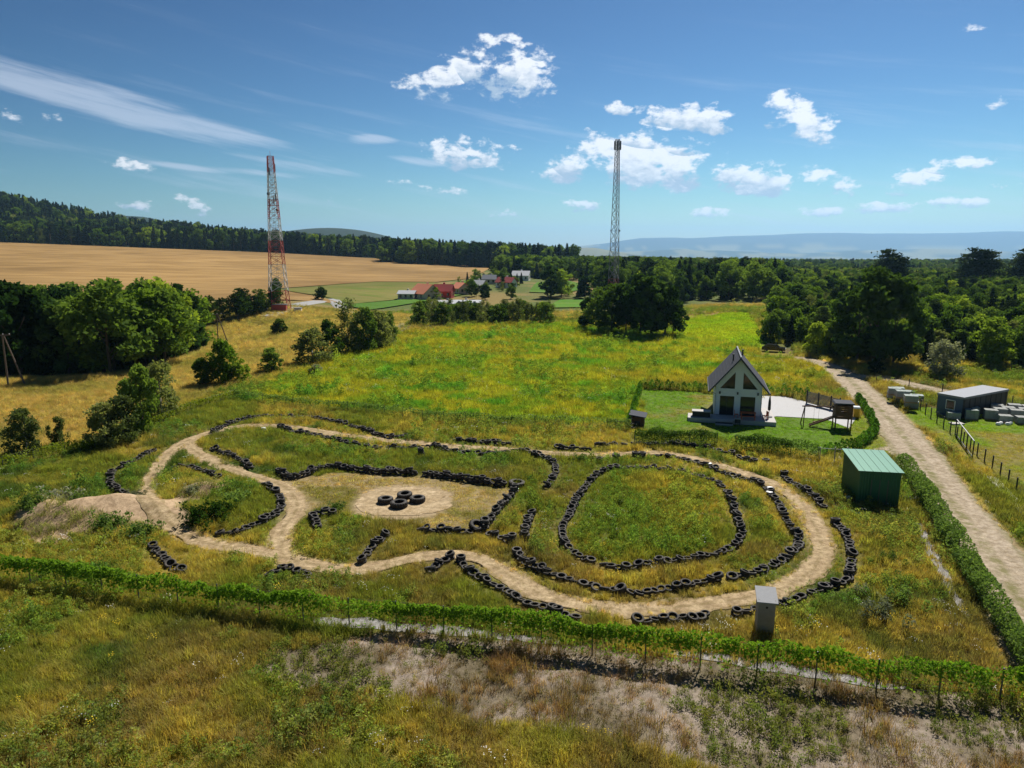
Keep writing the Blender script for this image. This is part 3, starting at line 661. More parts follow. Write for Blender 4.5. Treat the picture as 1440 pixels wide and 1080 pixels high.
def P(*p): return list(p)
ROWS = [  # name of the row, polyline, layers, closed
    ('around the inner grass oval', P((847, 662), (820, 687), (800, 723), (790, 743), (795, 763), (813, 780), (847, 792), (880, 798), (917, 790), (960, 787), (1007, 777), (1030, 767), (1043, 750), (1040, 737), (1033, 717), (1027, 700), (1013, 680), (993, 672), (960, 664), (913, 658), (880, 657)), 1, True),
    ('on the inner edge of the wide bend', P((727, 777), (740, 790), (767, 803), (793, 812), (823, 820), (847, 827), (897, 832), (930, 828), (970, 822), (997, 815), (1037, 808), (1060, 803), (1087, 793), (1107, 780), (1120, 768), (1122, 753), (1113, 740), (1103, 723), (1093, 705), (1083, 692), (1067, 679), (1037, 670), (1010, 662), (997, 655), (980, 650), (953, 644), (925, 641)), 1, False),
    ('beside the vine covered fence of the house', P((840, 626), (893, 623), (930, 624), (960, 625), (993, 629), (1027, 638), (1055, 648)), 1, False),
    ('outside the bend towards the green shed', P((1100, 668), (1117, 680), (1135, 690), (1147, 700), (1157, 712)), 1, False),
    ('outside the bend below the green shed', P((1170, 730), (1187, 747), (1195, 767), (1198, 787), (1193, 807), (1188, 816), (1167, 823), (1147, 830), (1123, 838), (1100, 846)), 1, False),
    ('next to the outhouse', P((1037, 862), (1052, 858), (1060, 855)), 1, False),
    ('short row against the front fence', P((895, 874), (912, 872), (929, 871), (945, 869), (961, 866), (977, 870), (990, 862)), 1, False),
    ('from the chicane down to the front fence', P((648, 787), (655, 797), (670, 807), (687, 817), (710, 828), (727, 838), (747, 850), (770, 853), (790, 862), (808, 866)), 1, False),
    ('short arm of the chicane', P((605, 801), (613, 795), (623, 787), (632, 781)), 1, False),
    ('straight wall behind the sand circle', P((393, 662), (410, 671), (433, 665), (450, 658), (480, 657), (530, 663), (580, 665), (613, 668), (663, 675), (708, 681)), 2, False),
    ('diagonal wall between sand circle and oval', P((724, 689), (713, 703), (697, 720), (687, 733), (680, 741)), 2, False),
    ('low row under the sand circle', P((672, 746), (650, 747), (627, 745), (605, 745), (590, 743)), 1, False),
    ('row ending at the upright tyre stacks', P((690, 749), (700, 754), (712, 759)), 1, False),
    ('pair of rows towards the cross path', P((738, 748), (742, 735), (747, 723)), 2, False),
    ('row between cross path and upper track', P((768, 686), (774, 677), (780, 667), (781, 655), (773, 646), (747, 637), (723, 632)), 1, False),
    ('lower edge of the upper straight', P((393, 600), (417, 607), (450, 613), (480, 620), (513, 627), (547, 629), (580, 629), (613, 628), (635, 634), (663, 637), (697, 636), (713, 634)), 1, False),
    ('upper edge of the upper straight', P((300, 606), (330, 592), (369, 585), (411, 585), (442, 587), (474, 593), (515, 605), (545, 614), (570, 612)), 1, False),
    ('upper edge of the straight before the house', P((640, 618), (660, 620), (687, 622), (715, 623)), 1, False),
    ('short row before the house straight', P((783, 628), (800, 630), (827, 631)), 1, False),
    ('upper tip of the leafy island', P((300, 630), (320, 638), (337, 645), (352, 657)), 1, False),
    ('sandy side of the leafy island', P((247, 657), (267, 655), (290, 663), (307, 669)), 1, False),
    ('round the end of the leafy island', P((373, 680), (388, 690), (395, 703), (391, 718), (370, 732), (350, 740), (330, 748), (310, 748)), 1, False),
    ('outside the bend by the sand mound', P((216, 632), (185, 648), (160, 660), (154, 670), (158, 682), (168, 689), (182, 697)), 1, False),
    ('below the sand mound', P((213, 766), (227, 780), (240, 793), (256, 802)), 1, False),
    ('four in a line near the vine fence', P((378, 806), (396, 797), (407, 797), (418, 800), (430, 806)), 1, False),
    ('corner beside the branch path', P((467, 721), (452, 720), (440, 723), (443, 732), (448, 741)), 1, False),
    ('short row at the chicane entry', P((510, 787), (516, 777), (522, 769), (532, 760), (542, 752)), 1, False)]
TYRE_LINES = [smooth_line(GP(*pl, z=.15), .25, cl) for nm, pl, lay, cl in ROWS]
# ------------------------------------------------------------------ grass and weeds
def blades(n, hh, spread, wid, lean, seed, seg=2):
    r = np.random.default_rng(seed); V = []; F = []
    for k in range(n):
        t = r.uniform(0, 6.28); o = np.array([spread * r.normal() * .5, spread * r.normal() * .5, 0]); d = np.array([math.cos(t), math.sin(t), 0]); s = np.array([-d[1], d[0], 0]) * wid * r.uniform(.6, 1.2)
        H = hh * r.uniform(.55, 1.1); ln = lean * r.uniform(.3, 1.2) * H; b = len(V)
        V += [o - s, o + s, o + d * ln * .35 + s * .8 + np.array([0, 0, H * .6]), o + d * ln * .35 - s * .8 + np.array([0, 0, H * .6]), o + d * ln + np.array([0, 0, H])]
        F += [(b, b + 1, b + 2), (b, b + 2, b + 3), (b + 3, b + 2, b + 4)]
    return V, F


tm = leafmat('tuft', None, None, True, .5)
white_m = pbsdf('white_petals', (.75, .75, .70), .8, .05); yel_m = pbsdf('yellow_petals', (.75, .55, .02), .8, .1)
def plant(name, V, F, heads=None, hm=None):
    me = bpy.data.meshes.new(name); V = list(V); F = list(F); nb = len(F)
    for (c, s) in heads or []:
        b = len(V); c = np.array(c); V += [c + np.array([s, 0, 0]), c + np.array([0, s, .01]), c + np.array([-s, 0, 0]), c + np.array([0, -s, .02])]; F.append((b, b + 1, b + 2, b + 3))
    me.from_pydata([tuple(v) for v in V], [], F); me.materials.append(tm)
    if hm:
        me.materials.append(hm)
        for q in range(nb, len(F)): me.polygons[q].material_index = 1
    me.update(); return me


def weed(n, hh, spread, ls, seed):
    r = np.random.default_rng(seed); V = []; F = []
    for k in range(n):
        z = hh * r.uniform(.1, 1); c = np.array([spread * r.normal() * (1.1 - z / hh * .6), spread * r.normal() * (1.1 - z / hh * .6), z]); a = r.normal(size=3); a /= np.linalg.norm(a); b_ = np.cross(a, r.normal(size=3)); b_ /= np.linalg.norm(b_)
        q = len(V); V += [c - a * ls, c + b_ * ls * .5, c + a * ls, c - b_ * ls * .5]; F.append((q, q + 1, q + 2, q + 3))
    return V, F


r_ = np.random.default_rng(2)
fl = lambda n, H, S, s: [((S * r_.normal(), S * r_.normal(), H * r_.uniform(.75, 1.05)), s * r_.uniform(.6, 1.3)) for _ in range(n)]
KINDS = [plant('meadow_tuft', *blades(26, .42, .26, .013, .45, 1)), plant('dry_tuft', *blades(30, .55, .30, .010, .7, 2)), plant('short_tuft', *blades(26, .12, .22, .012, .6, 3)),
         plant('leafy_weed', *weed(46, .42, .16, .055, 4)), plant('tall_weed', *weed(60, .8, .17, .06, 5)), plant('white_flower', *blades(14, .5, .18, .008, .3, 6), fl(9, .52, .15, .024), white_m),
         plant('yellow_flower', *blades(12, .6, .14, .01, .3, 7), fl(14, .65, .12, .03), yel_m), plant('bent_tuft', *blades(30, .36, .34, .012, 1.3, 8))]


def sow(name, box, dens, label, seed):
    r = np.random.default_rng(seed); x0, x1, y0, y1 = box; n = int((x1 - x0) * (y1 - y0) * dens[0])
    x = r.uniform(x0, x1, n); y = r.uniform(y0, y1, n)
    k = np.abs(x) < .80 * y + 9; x, y = x[k], y[k]; k = r.random(len(x)) < np.interp(y, [20, 60, 110, 190, 250], dens[1]); x, y = x[k], y[k]
    z, c, d = zones(x, y); n = len(x); U = r.random(n); n2 = fbm(x + 11, y + 77, 2.2, 3); n4 = fbm(x + 500, y + 20, 6, 3)
    idx = np.where(U < .5, 0, np.where(U < .78, 1, 7)); sc = r.uniform(.65, 1.25, n) * (.6 + .8 * n2); keep = np.ones(n, bool)
    # weeds in patches
    wd = (n4 > .56) & (U > .55) & np.isin(z, (0, 2)); idx[wd] = 3; c[wd] = c[wd] * .5 + np.array((.03, .065, .015)); tl = wd & (U > .92); idx[tl] = 4
    f = np.isin(z, (0, 2)) & (r.random(n) < np.where(fbm(x + 900, y, 5, 3) > .58, .03, .003)); idx[f] = 5; f2 = np.isin(z, (0,)) & (r.random(n) < .002); idx[f2] = 6
    m = z == 2; sc[m] *= 1.15
    m = z == 3; idx[m] = np.where(U[m] < .75, 1, 7); sc[m] *= .8
    m = z == 1; keep[m] &= U[m] < .85; idx[m] = np.where(U[m] < .16, 7, np.where(U[m] < .7, 2, 3)); sc[m] *= np.where(U[m] < .2, .8, .55); c[m] = c[m] * np.array((.75, .62, .5)) * np.where(U[m, None] < .3, 1, np.array((.6, .8, .5)))
    mm = (z == 1) & (n4 > .53) & (U < .4); idx[mm] = np.where(U[mm] < .2, 3, 0); c[mm] = np.array((.085, .095, .03)); sc[mm] *= 1.3
    mm = (z == 1) & (n4 < .47) & (n2 > .5) & (U < .3); idx[mm] = 1; c[mm] = np.array((.15, .095, .05)); sc[mm] *= 1.1
    m = np.isin(z, (4, 5, 9)); idx[m] = 2; sc[m] *= .8
    m = z == 6; idx[m] = 2; sc[m] *= 2
    m = z == 8; keep[m] &= U[m] < .5; idx[m] = 2; sc[m] *= 1.1
    m = z == 7; keep[m] &= (U[m] < .3) & (n4[m] > .5); idx[m] = 7; c[m] = (.14, .14, .05)
    sc[:] *= np.where(d < .5, .55, 1); keep &= d + .9 * (n2 - .5) > .05
    dt = np.full(n, 9.)
    for ln in TYRE_LINES: dt = np.minimum(dt, linedist(x, y, ln))
    sc[:] *= np.clip(.32 + (dt - .3) * .7, .32, 1); keep &= ~inpoly(x, y, Z_PATIO)
    for pl in STRIPS: keep &= ~inpoly(x, y, pl) | (U < .15)
    for b in NOGRASS: keep &= ~inpoly(x, y, b)
    x, y, idx, sc, c = x[keep], y[keep], idx[keep], sc[keep], c[keep]; n = len(x)
    c = c * np.array((2.1, 2.15, 2.1)) * r.uniform(.75, 1.25, (n, 1)) * np.column_stack([r.uniform(.85, 1.15, n), np.ones(n), np.ones(n)])
    S = np.column_stack([sc, sc, sc * r.uniform(.8, 1.25, n)]) * np.interp(y, [20, 60, 120, 250], [.95, 1.1, 1.5, 2.0])[:, None]
    scatter(name, np.column_stack([x, y, h(x, y) - .01]), S, np.column_stack([r.normal(0, .08, n), r.normal(0, .08, n), r.uniform(0, 6.28, n)]), idx, c, KINDS, label)


hu = lambda FLx, FLy, pts: [(FLx + u * HR[0] + v * HB[0], FLy + u * HR[1] + v * HB[1]) for u, v in pts]
HFL = G(1004, 588); HR = (.968, -.25); HB = (.25, .968)
NOGRASS = [GP((1068, 503), (1116, 505), (1112, 484), (1068, 482)), hu(*HFL, [(-3.1, -2.7), (6.9, -2.7), (6.9, 6), (5.2, 9), (-.3, 9), (-3.1, 0)]), GP((1186, 676), (1204, 710), (1262, 712), (1256, 672)), GP((1060, 880), (1090, 880), (1088, 892), (1060, 892))]
sow('grass', (-75, 75, 19, 62), (24, [1, .75, .5, .3, .2]), 'wild grass and weeds over the track and the rough strip before the fence', 1)
sow('meadow_grass', (-95, 95, 62, 128), (9, [1, 1, .9, .7, .5]), 'tall meadow grass around and behind the track', 2)
sow('far_grass', (-150, 110, 128, 245), (3.2, [1, 1, 1, .85, .6]), 'grass of the dry slope and the far end of the meadow', 3)
# ------------------------------------------------------------------ tyres
rubber = pbsdf('tyre_rubber', (.014, .014, .015), .75, .2, 3, .3, 25, col2=(.05, .042, .034), spec=.4)
_t = NT(rubber.node_tree); _b = _t.t.nodes['Principled BSDF']; _src = _b.inputs['Base Color'].links[0].from_socket
_d = _t.m('MULTIPLY', _t.m('POWER', _t.n('ShaderNodeObjectInfo').outputs['Random'], 2.0), .85); _t.put(_b.inputs['Base Color'], _t.mix(_d, _src, (.085, .075, .065)))
def tyre_mesh(name, R0, wd, Ri, lugs=0):
    m = MB(); n = 28; hw = wd / 2
    prof = [(Ri, -hw * .75), (Ri + (R0 - Ri) * .45, -hw), (R0 * .94, -hw * .92), (R0, -hw * .62), (R0, hw * .62), (R0 * .94, hw * .92), (Ri + (R0 - Ri) * .45, hw), (Ri, hw * .75), (Ri + .025, hw * .62), (R0 * .9, hw * .5), (R0 * .9, -hw * .5), (Ri + .025, -hw * .62)]
    m.lathe(prof, n, closed=True)
    for k in range(lugs):
        t = 2 * math.pi * k / lugs
        for s in (-1, 1):
            a = t + (.5 * math.pi / lugs * 2 if s > 0 else 0)
            m.bar(((R0 - .01) * math.cos(a), (R0 - .01) * math.sin(a), s * hw * .8), ((R0 + .02) * math.cos(a + .16), (R0 + .02) * math.sin(a + .16), 0), .045, .035)
    return m.mesh(name, rubber, True)
CAR_T = [tyre_mesh('car_tyre', .32, .20, .19), tyre_mesh('car_tyre', .30, .18, .175), tyre_mesh('car_tyre', .35, .23, .20)]
BIG_T = tyre_mesh('tractor_tyre', .66, .42, .34, 20)
tyres = []                                         # (position, tilt, mesh, row)
for nm, pl, lay, cl in ROWS:
    ln = smooth_line(GP(*pl, z=.15), .49, cl)
    for k, (x, y) in enumerate(ln):
        if random.random() < .04: continue
        x += random.uniform(-.07, .07); y += random.uniform(-.07, .07); z = hz(x, y)
        for q in range(lay + (random.random() < .3)):
            tyres.append(((x + random.uniform(-.04, .04) * q, y + random.uniform(-.04, .04) * q, z + random.uniform(.1, .2) + .2 * q), (random.gauss(0, .2), random.gauss(0, .2)), random.randrange(3), nm))
tyres.sort(key=lambda t: t[0][0] ** 2 + t[0][1] ** 2)
print('tyres', len(tyres))
def put_tyre(me, p, tilt, label, group, name='tyre'):
    o = link(name, me); o.location = p; o.rotation_euler = (tilt[0], tilt[1], random.uniform(0, 6.28)); k_ = random.uniform(.84, 1.12); o.scale = (k_, k_, k_ * random.uniform(.85, 1.15)); return tag(o, label, 'tyre', group)
STACKS = [((720, 762), 3, 'beside the twin upright stacks'), ((737, 758), 3, 'at the foot of the cross path'), ((592, 641), 4, 'standing alone on the grass island'), ((843, 649), 2, 'on the house straight near the bush'), ((866, 648), 3, 'on the house straight beside the bush'), ((894, 645), 3, 'first of the twin pillars on the house straight'), ((903, 645), 3, 'second of the twin pillars on the house straight'),
          ((1060, 651), 2, 'first at the end of the row by the house fence'), ((1077, 651), 2, 'second at the end of the row by the house fence'), ((1103, 668), 2, 'opposite the gap by the green shed'), ((727, 779), 2, 'at the tip of the wide bend'), ((648, 788), 2, 'at the point of the chicane')]
nind = 300 - sum(s[1] for s in STACKS)
for p, tl, m, nm in tyres[:nind]: put_tyre(CAR_T[m], p, tl, 'worn black car tyre, ' + nm, 'tyres ' + nm)
rest = tyres[nind:]
if rest:
    V = []; F = []
    for p, tl, m, nm in rest:
        me = CAR_T[m]; co = np.empty(len(me.vertices) * 3); me.vertices.foreach_get('co', co); co = co.reshape(-1, 3)
        M = np.array(Matrix.Rotation(tl[0], 3, 'X') @ Matrix.Rotation(tl[1], 3, 'Y')); b = len(V) and sum(len(v) for v in V)
        V.append(co @ M.T + np.array(p)); fi = np.empty(len(me.loops), np.int32); me.loops.foreach_get('vertex_index', fi); F.append(fi + b)
    tag(link('tyre_rows', mk_mesh('tyre_rows', np.vstack(V), np.concatenate(F), 4, rubber, True)), 'further black tyres half sunk in grass along the far track edges', None, None, 'stuff')
for (px, py), n, where in STACKS:
    x, y = G(px, py)
    for q in range(n): put_tyre(CAR_T[2], (x + random.uniform(-.03, .03), y + random.uniform(-.03, .03), hz(x, y) + .11 + .22 * q), (random.gauss(0, .03), random.gauss(0, .03)), 'black tyre in the pillar ' + where, 'tyre pillar ' + where)
for k, ((px, py), nm) in enumerate(zip([(542, 703), (569, 696), (561, 709), (587, 702)], ['with weeds in it, beside the sand circle middle', 'at the back of the cluster', 'at the front of the cluster', 'with clean sidewall at the end of the cluster'])):
    x, y = G(px, py, .2); put_tyre(BIG_T, (x, y, hz(x, y) + .24), (random.gauss(0, .03), 0), 'large tractor tyre on the sand circle, ' + nm, 'four tractor tyres on the sand circle', 'tractor_tyre')
x, y = G(727, 680, .2); put_tyre(BIG_T, (x, y, hz(x, y) + .24), (.05, .05), 'single tractor tyre at the corner of the tyre walls', None, 'tractor_tyre')
x, y = G(671, 741, .2); put_tyre(BIG_T, (x, y, hz(x, y) + .3), (.35, .2), 'tractor tyre leaning at the low end of the diagonal wall', None, 'tractor_tyre')
lid = pbsdf('white_lid', (.8, .8, .8), .4, .04)
for px, py, lb in [(997, 652, 'white round lid on a tyre near the house fence'), (1083, 686, 'upper of two white lids on the wide bend tyres'), (1082, 692, 'lower of two white lids on the wide bend tyres')]:
    x, y = G(px, py, .3); m = MB(); m.lathe([(.0, .03), (.24, .03), (.27, 0), (.27, -.05), (0, -.05)], 18); tag(m.build('lid', lid, None, True, (x, y, hz(x, y) + .34)), lb, 'lid')
x, y = G(371, 606); m = MB().lathe([(0, 0), (.26, 0), (.28, .2), (.26, .42), (.2, .45), (0, .45)], 14); tag(m.build('barrel', lid, None, True, (x, y, hz(x, y))), 'small white barrel beside the upper straight', 'barrel')

# ------------------------------------------------------------------ fences and hedges
steel = pbsdf('fence_steel', (.10, .11, .11), .5, .1, 4, metal=.4); dark_steel = pbsdf('dark_steel', (.03, .032, .035), .45, .1, 4); galv = pbsdf('galvanised', (.30, .31, .33), .6, .1, 4, metal=.3)
VINE = leafmat('leaf_vine', (.06, .14, .013), (.125, .21, .02), trans=.45, scale=1.2); HEDGE = leafmat('leaf_hedge', (.07, .125, .03), (.13, .19, .055), trans=.45, scale=1.2); YVINE = leafmat('leaf_yellow', (.14, .20, .015), (.24, .25, .02), scale=1.2); DVINE = leafmat('leaf_ivy', (.03, .07, .012), (.06, .11, .02), scale=1.2)


def fence(line, hgt, step, label, mat=steel, wires=True, name='wire_fence'):
    x0, y0 = line[0]; o = empty(name, (x0, y0, 0), 0, label, 'fence'); loc = lambda p, z: (p[0] - x0, p[1] - y0, z)
    s = np.concatenate([[0], np.cumsum(np.linalg.norm(np.diff(line, axis=0), axis=1))]); n = max(2, int(s[-1] / step) + 1); q = np.linspace(0, s[-1], n)
    pts = np.stack([np.interp(q, s, line[:, 0]), np.interp(q, s, line[:, 1])], 1)
    for p in pts:
        z = hz(*p); MB().bar(loc(p, z - .2), loc(p, z + hgt), .06 if mat is dark_steel else .035, None, 6).build('post', mat, o)
    if wires:
        m = MB(); q = np.arange(0, s[-1], .25); f = np.stack([np.interp(q, s, line[:, 0]), np.interp(q, s, line[:, 1])], 1)
        for p in f: z = hz(*p); m.bar(loc(p, z + .05), loc(p, z + hgt - .03), .0035, None, 3)
        for k in range(7):
            zz = .06 + (hgt - .1) * k / 6
            for a, b in zip(pts[:-1], pts[1:]): m.bar(loc(a, hz(*a) + zz), loc(b, hz(*b) + zz), .004, None, 3)
        m.build('wire_mesh', mat, o)
    return o


def vine(name, line, z0, z1, thick, per_m, leaf, mat, label, cat, seed=1, drape=.25):
    r = np.random.default_rng(seed); s = np.concatenate([[0], np.cumsum(np.linalg.norm(np.diff(line, axis=0), axis=1))]); n = int(s[-1] * per_m)
    t = r.uniform(0, s[-1], n); x = np.interp(t, s, line[:, 0]); y = np.interp(t, s, line[:, 1])
    bulge = .55 + .9 * fbm(t, t * 0 + seed, 1.3, 3); top = z1 - .35 * (z1 - z0) * (1 - np.clip(bulge, 0, 1.15))
    u = r.random(n); zz = np.where(r.random(n) < drape, z0 + (top - z0) * u, top - (top - z0) * .38 * u ** 1.5 * bulge)
    w = thick * bulge * np.where(zz > top - .3 * (z1 - z0), 1, .55)
    q_ = r.uniform(-1, 1, n); a = q_ * w * .62; zz = z0 + (zz - z0) * (.62 + .38 * np.sqrt(1 - q_ ** 2)) + r.normal(0, .04, n); d = np.gradient(line, axis=0); d /= np.linalg.norm(d, axis=1)[:, None]
    nx_ = np.interp(t, s, -d[:, 1]); ny_ = np.interp(t, s, d[:, 0]); x = x + nx_ * a; y = y + ny_ * a
    g_ = fbm(t + 40, t * 0 + 3 + seed, 2.2, 3); kp = r.random(n) < np.clip(g_ * 3 - .5, .25, 1); zz = zz * (.74 + .5 * fbm(t + 9, t * 0 + seed, 1.6, 4)); x, y, zz = x[kp], y[kp], zz[kp]
    me = leaves_mesh(name, np.column_stack([x, y, h(x, y) + zz]), leaf, mat, 0, seed); return tag(link(name, me), label, cat)


FRONT = smooth_line(GP((-60, 776), (0, 783), (100, 795), (200, 810), (300, 822), (400, 835), (500, 843), (560, 847), (640, 855), (700, 862), (800, 876), (900, 888), (1000, 898), (1100, 911), (1200, 923), (1300, 935), (1440, 943), (1500, 946), z=1.55), .5)
fence(FRONT, 1.65, 2.5, 'wire mesh fence on dark posts along the front of the track')
vine('climbing_vine', FRONT, .1, 1.75, .55, 420, .10, VINE, 'bright green vine draped along the top of the front fence', 'vine', 3, .13)
BACK = smooth_line(GP((330, 560), (420, 573), (500, 580), (600, 592), (700, 598), (800, 601), (888, 604)), .5)
fence(BACK, 1.3, 2.6, 'wire fence between the track and the tall meadow')
vine('climbing_vine', BACK, .1, 1.3, .4, 190, .10, HEDGE, 'dull green vine on the fence between track and meadow', 'vine', 4, .5)
LEFT = smooth_line(GP((-40, 672), (60, 645), (130, 632), (200, 607), (260, 582), (330, 560)), .5)
fence(LEFT, 1.2, 2.6, 'wire fence between the track and the dry field')
vine('climbing_vine', LEFT, .1, 1.25, .6, 130, .11, YVINE, 'yellow green shrubby growth on the fence by the dry field', 'vine', 5, .5)
RH = smooth_line(GP((1268, 662), (1290, 690), (1330, 755), (1365, 815), (1400, 870), (1432, 922), (1470, 985)), .5)
vine('hedge', RH, .0, 1.6, 1.15, 1000, .085, HEDGE, 'long leafy hedge between the track and the gravel road', 'hedge', 6, .6)
fence(RH, 1.3, 3, 'wire fence inside the long leafy hedge', steel, False)
IV1 = smooth_line(GP((892, 626), (950, 627), (1008, 628)), .5); IV2 = smooth_line(GP((1033, 632), (1090, 638), (1150, 650)), .5)
for q, (l, lb) in enumerate(((IV1, 'dark ivy covered fence at the garden side of the house'), (IV2, 'dark ivy covered fence below the play tower'))):
    vine('ivy_hedge', l, .0, 1.7, .8, 800, .08, DVINE, lb, 'hedge', 8 + q, .45); fence(l, 1.5, 2.5, 'posts and wire inside the ' + lb[:10] + (' beside the garden gate' if q else ' by the kennel'), steel)
RF = smooth_line(GP((1287, 572), (1310, 590), (1345, 616), (1400, 664), (1440, 704), (1500, 765)), .6)
fence(RF, 1.3, 2.2, 'black post fence between gravel road and building plot', dark_steel)
RF2 = smooth_line(GP((1287, 572), (1310, 572), (1332, 571)), .6); fence(RF2, 1.2, 2.5, 'short black fence beside the dark cabin', dark_steel)
RF3 = smooth_line(GP((1232, 540), (1290, 548), (1340, 556), (1400, 566), (1470, 582)), .8); fence(RF3, 1.3, 4, 'thin fence along the gravel lane', dark_steel)


def leaf_blob(name, hh, rad, n, leaf, mat, seed):
    r = np.random.default_rng(seed); z = r.uniform(0, 1, n); w = np.sin(np.pi * np.clip(.12 + .86 * z, 0, 1)) ** .7; t = r.uniform(0, 6.28, n); q = rad * w * np.sqrt(r.uniform(.2, 1, n))
    return leaves_mesh(name, np.column_stack([q * np.cos(t), q * np.sin(t), z * hh]), leaf, mat, 0, seed)


THU = leafmat('leaf_thuja', (.05, .13, .015), (.09, .19, .025), scale=2); THUM = [leaf_blob('thuja', 1.25, .42, 240, .09, THU, k) for k in range(3)]
for ln, lb, gp in ((smooth_line(GP((908, 547), (1000, 550)), .75), 'young thuja in the row behind the lawn', 'thujas behind the lawn'), (smooth_line(GP((1078, 553), (1134, 561)), .75), 'young thuja in the row behind the paved yard', 'thujas behind the paved yard'),
                   (smooth_line(GP((1160, 640), (1200, 632), (1228, 615), (1228, 600), (1215, 578), (1205, 565)), .7), 'dense thuja in the curved row behind the play tower', 'thujas round the play tower'), (smooth_line(GP((900, 548), (884, 600)), .8), 'young thuja beside the garden side fence', 'thujas along the garden side')):
    for x, y in ln:
        o = link('thuja', random.choice(THUM)); o.location = (x + random.uniform(-.1, .1), y + random.uniform(-.1, .1), hz(x, y)); s = random.uniform(.8, 1.15); o.scale = (s, s, s * random.uniform(.85, 1.2)); o.rotation_euler = (0, 0, random.uniform(0, 6)); tag(o, lb, 'thuja', gp)
def leaf_clump(name, mat, seed):
    r = np.random.default_rng(seed); P_ = []
    for k in range(16):
        c = np.array([r.normal() * .6, r.normal() * .5, 0]); hh_ = r.uniform(.35, 1.05); n = 90; z = r.uniform(0, 1, n); q = r.normal(size=(n, 2)) * .17 * (1.15 - .7 * z)[:, None]
        P_.append(np.column_stack([c[0] + q[:, 0], c[1] + q[:, 1], z * hh_]))
    return leaves_mesh(name, np.vstack(P_), .07, mat, 0, seed)


BUSHM = {k: leaf_clump('weed_bush', m, 5 + len(k)) for k, m in (('g', HEDGE), ('y', YVINE), ('s', LM['silver']), ('d', DVINE))}
for px, py, s, k, lb in [(280, 738, 1.7, 'd', 'dense dark weed clump at the low end of the leafy island'), (308, 732, 1.4, 'd', 'dark weed clump in the middle of the leafy island'), (325, 712, 1.4, 'g', 'grey green weed clump on top of the leafy island'), (235, 682, .9, 'y', 'glowing yellow green bush beside the sandy bend'), (345, 700, .9, 'g', 'tall weeds near the tyre curve of the leafy island'),
                         (110, 712, 1.2, 'g', 'green weeds on the back of the sand mound'), (45, 735, 1.3, 'g', 'weeds at the far foot of the sand mound'), (270, 700, .8, 's', 'pale weeds on the sandy top of the leafy island'), (80, 716, 1.7, 's', 'grey weeds on the crest of the sand mound'), (150, 745, 1.5, 'g', 'dull weeds on the low side of the sand mound'), (195, 756, 1.5, 'g', 'weed bush beside the tyre row below the sand mound'), (190, 705, .8, 's', 'pale weeds where the mound meets the track'), (472, 716, .8, 'g', 'blue green weed by the corner tyres'), (1235, 870, 1.4, 's', 'big pale flowering weed clump near the front fence corner'), (1265, 850, 1.3, 'g', 'grey green weed clump beside the pale flowering one'), (1212, 835, .8, 's', 'pale weeds outside the wide bend'), (745, 676, .7, 'g', 'weeds behind the single tractor tyre'), (815, 648, .9, 'g', 'leafy bush at the head of the cross path'), (1130, 690, .6, 's', 'whitish weeds between tyres near the green shed'), (1250, 790, .9, 'g', 'green weeds in the rough grass by the hedge')]:
    x, y = G(px, py); o = link('weed_bush', BUSHM[k]); o.location = (x, y, hz(x, y) - .1); o.scale = (s, s * .9, s); tag(o, lb, 'weeds')

# ------------------------------------------------------------------ house
def local(o_xy, rz, z=0): return (o_xy[0], o_xy[1], z), rz
HZ = math.atan2(-.25, .968); zg = hz(*HFL)
plaster = pbsdf('white_plaster', (.74, .75, .77), .9, .04, 2, .1, 60); roofm = pbsdf('graphite_roof', (.06, .064, .078), .8, .1, 2, spec=.12); glass = pbsdf('dark_glass', (.02, .022, .025), .08, .1, 1, spec=.6); frame_m = pbsdf('graphite_frame', (.025, .026, .03), .5); wood = pbsdf('brown_wood', (.12, .06, .035), .8, .25, 6, .2, 30); redwood = pbsdf('red_wood', (.60, .15, .06), .6, .2, 6); concrete = pbsdf('concrete', (.48, .46, .45), .9, .1, 4, .2, 40); dwood = pbsdf('dark_wood', (.15, .075, .045), .85, .3, 6, .2, 30)
house = empty('house', (HFL[0], HFL[1], zg + .5), HZ, 'small white house with steep graphite gable roof and glazed front', 'house')
FW = [[(0, 0), (.55, 0), (.55, 2.25), (0, 2.25)], [(2.15, 0), (2.85, 0), (2.85, 2.25), (2.15, 2.25)], [(4.5, 0), (5.2, 0), (5.2, 2.25), (4.5, 2.25)], [(0, 2.25), (5.2, 2.25), (5.2, 3.15), (0, 3.15)],
      [(0, 3.15), (.5, 3.15), (2.15, 5.12), (2.15, 6.06), (0, 3.5)], [(2.15, 3.15), (3.05, 3.15), (3.05, 6.06), (2.6, 6.6), (2.15, 6.06)], [(5.2, 3.15), (5.2, 3.5), (3.05, 6.06), (3.05, 5.12), (4.7, 3.15)]]
m = MB()
for q in FW: m.prism(q, 0, .25)
m.build('front_wall', plaster, house)
m = MB(); m.prism([(0, -.5), (.25, -.5), (.25, 3.55), (0, 3.5)], .25, 8).prism([(4.95, -.5), (5.2, -.5), (5.2, 3.5), (4.95, 3.55)], .25, 8); m.build('side_wall', plaster, house)
MB().prism([(0, -.5), (5.2, -.5), (5.2, 3.5), (2.6, 6.6), (0, 3.5)], 7.75, 8.02).build('back_wall', plaster, house)
MB().box(.25, 4.95, .26, 7.7, -.05, 0).build('floor_slab', concrete, house)
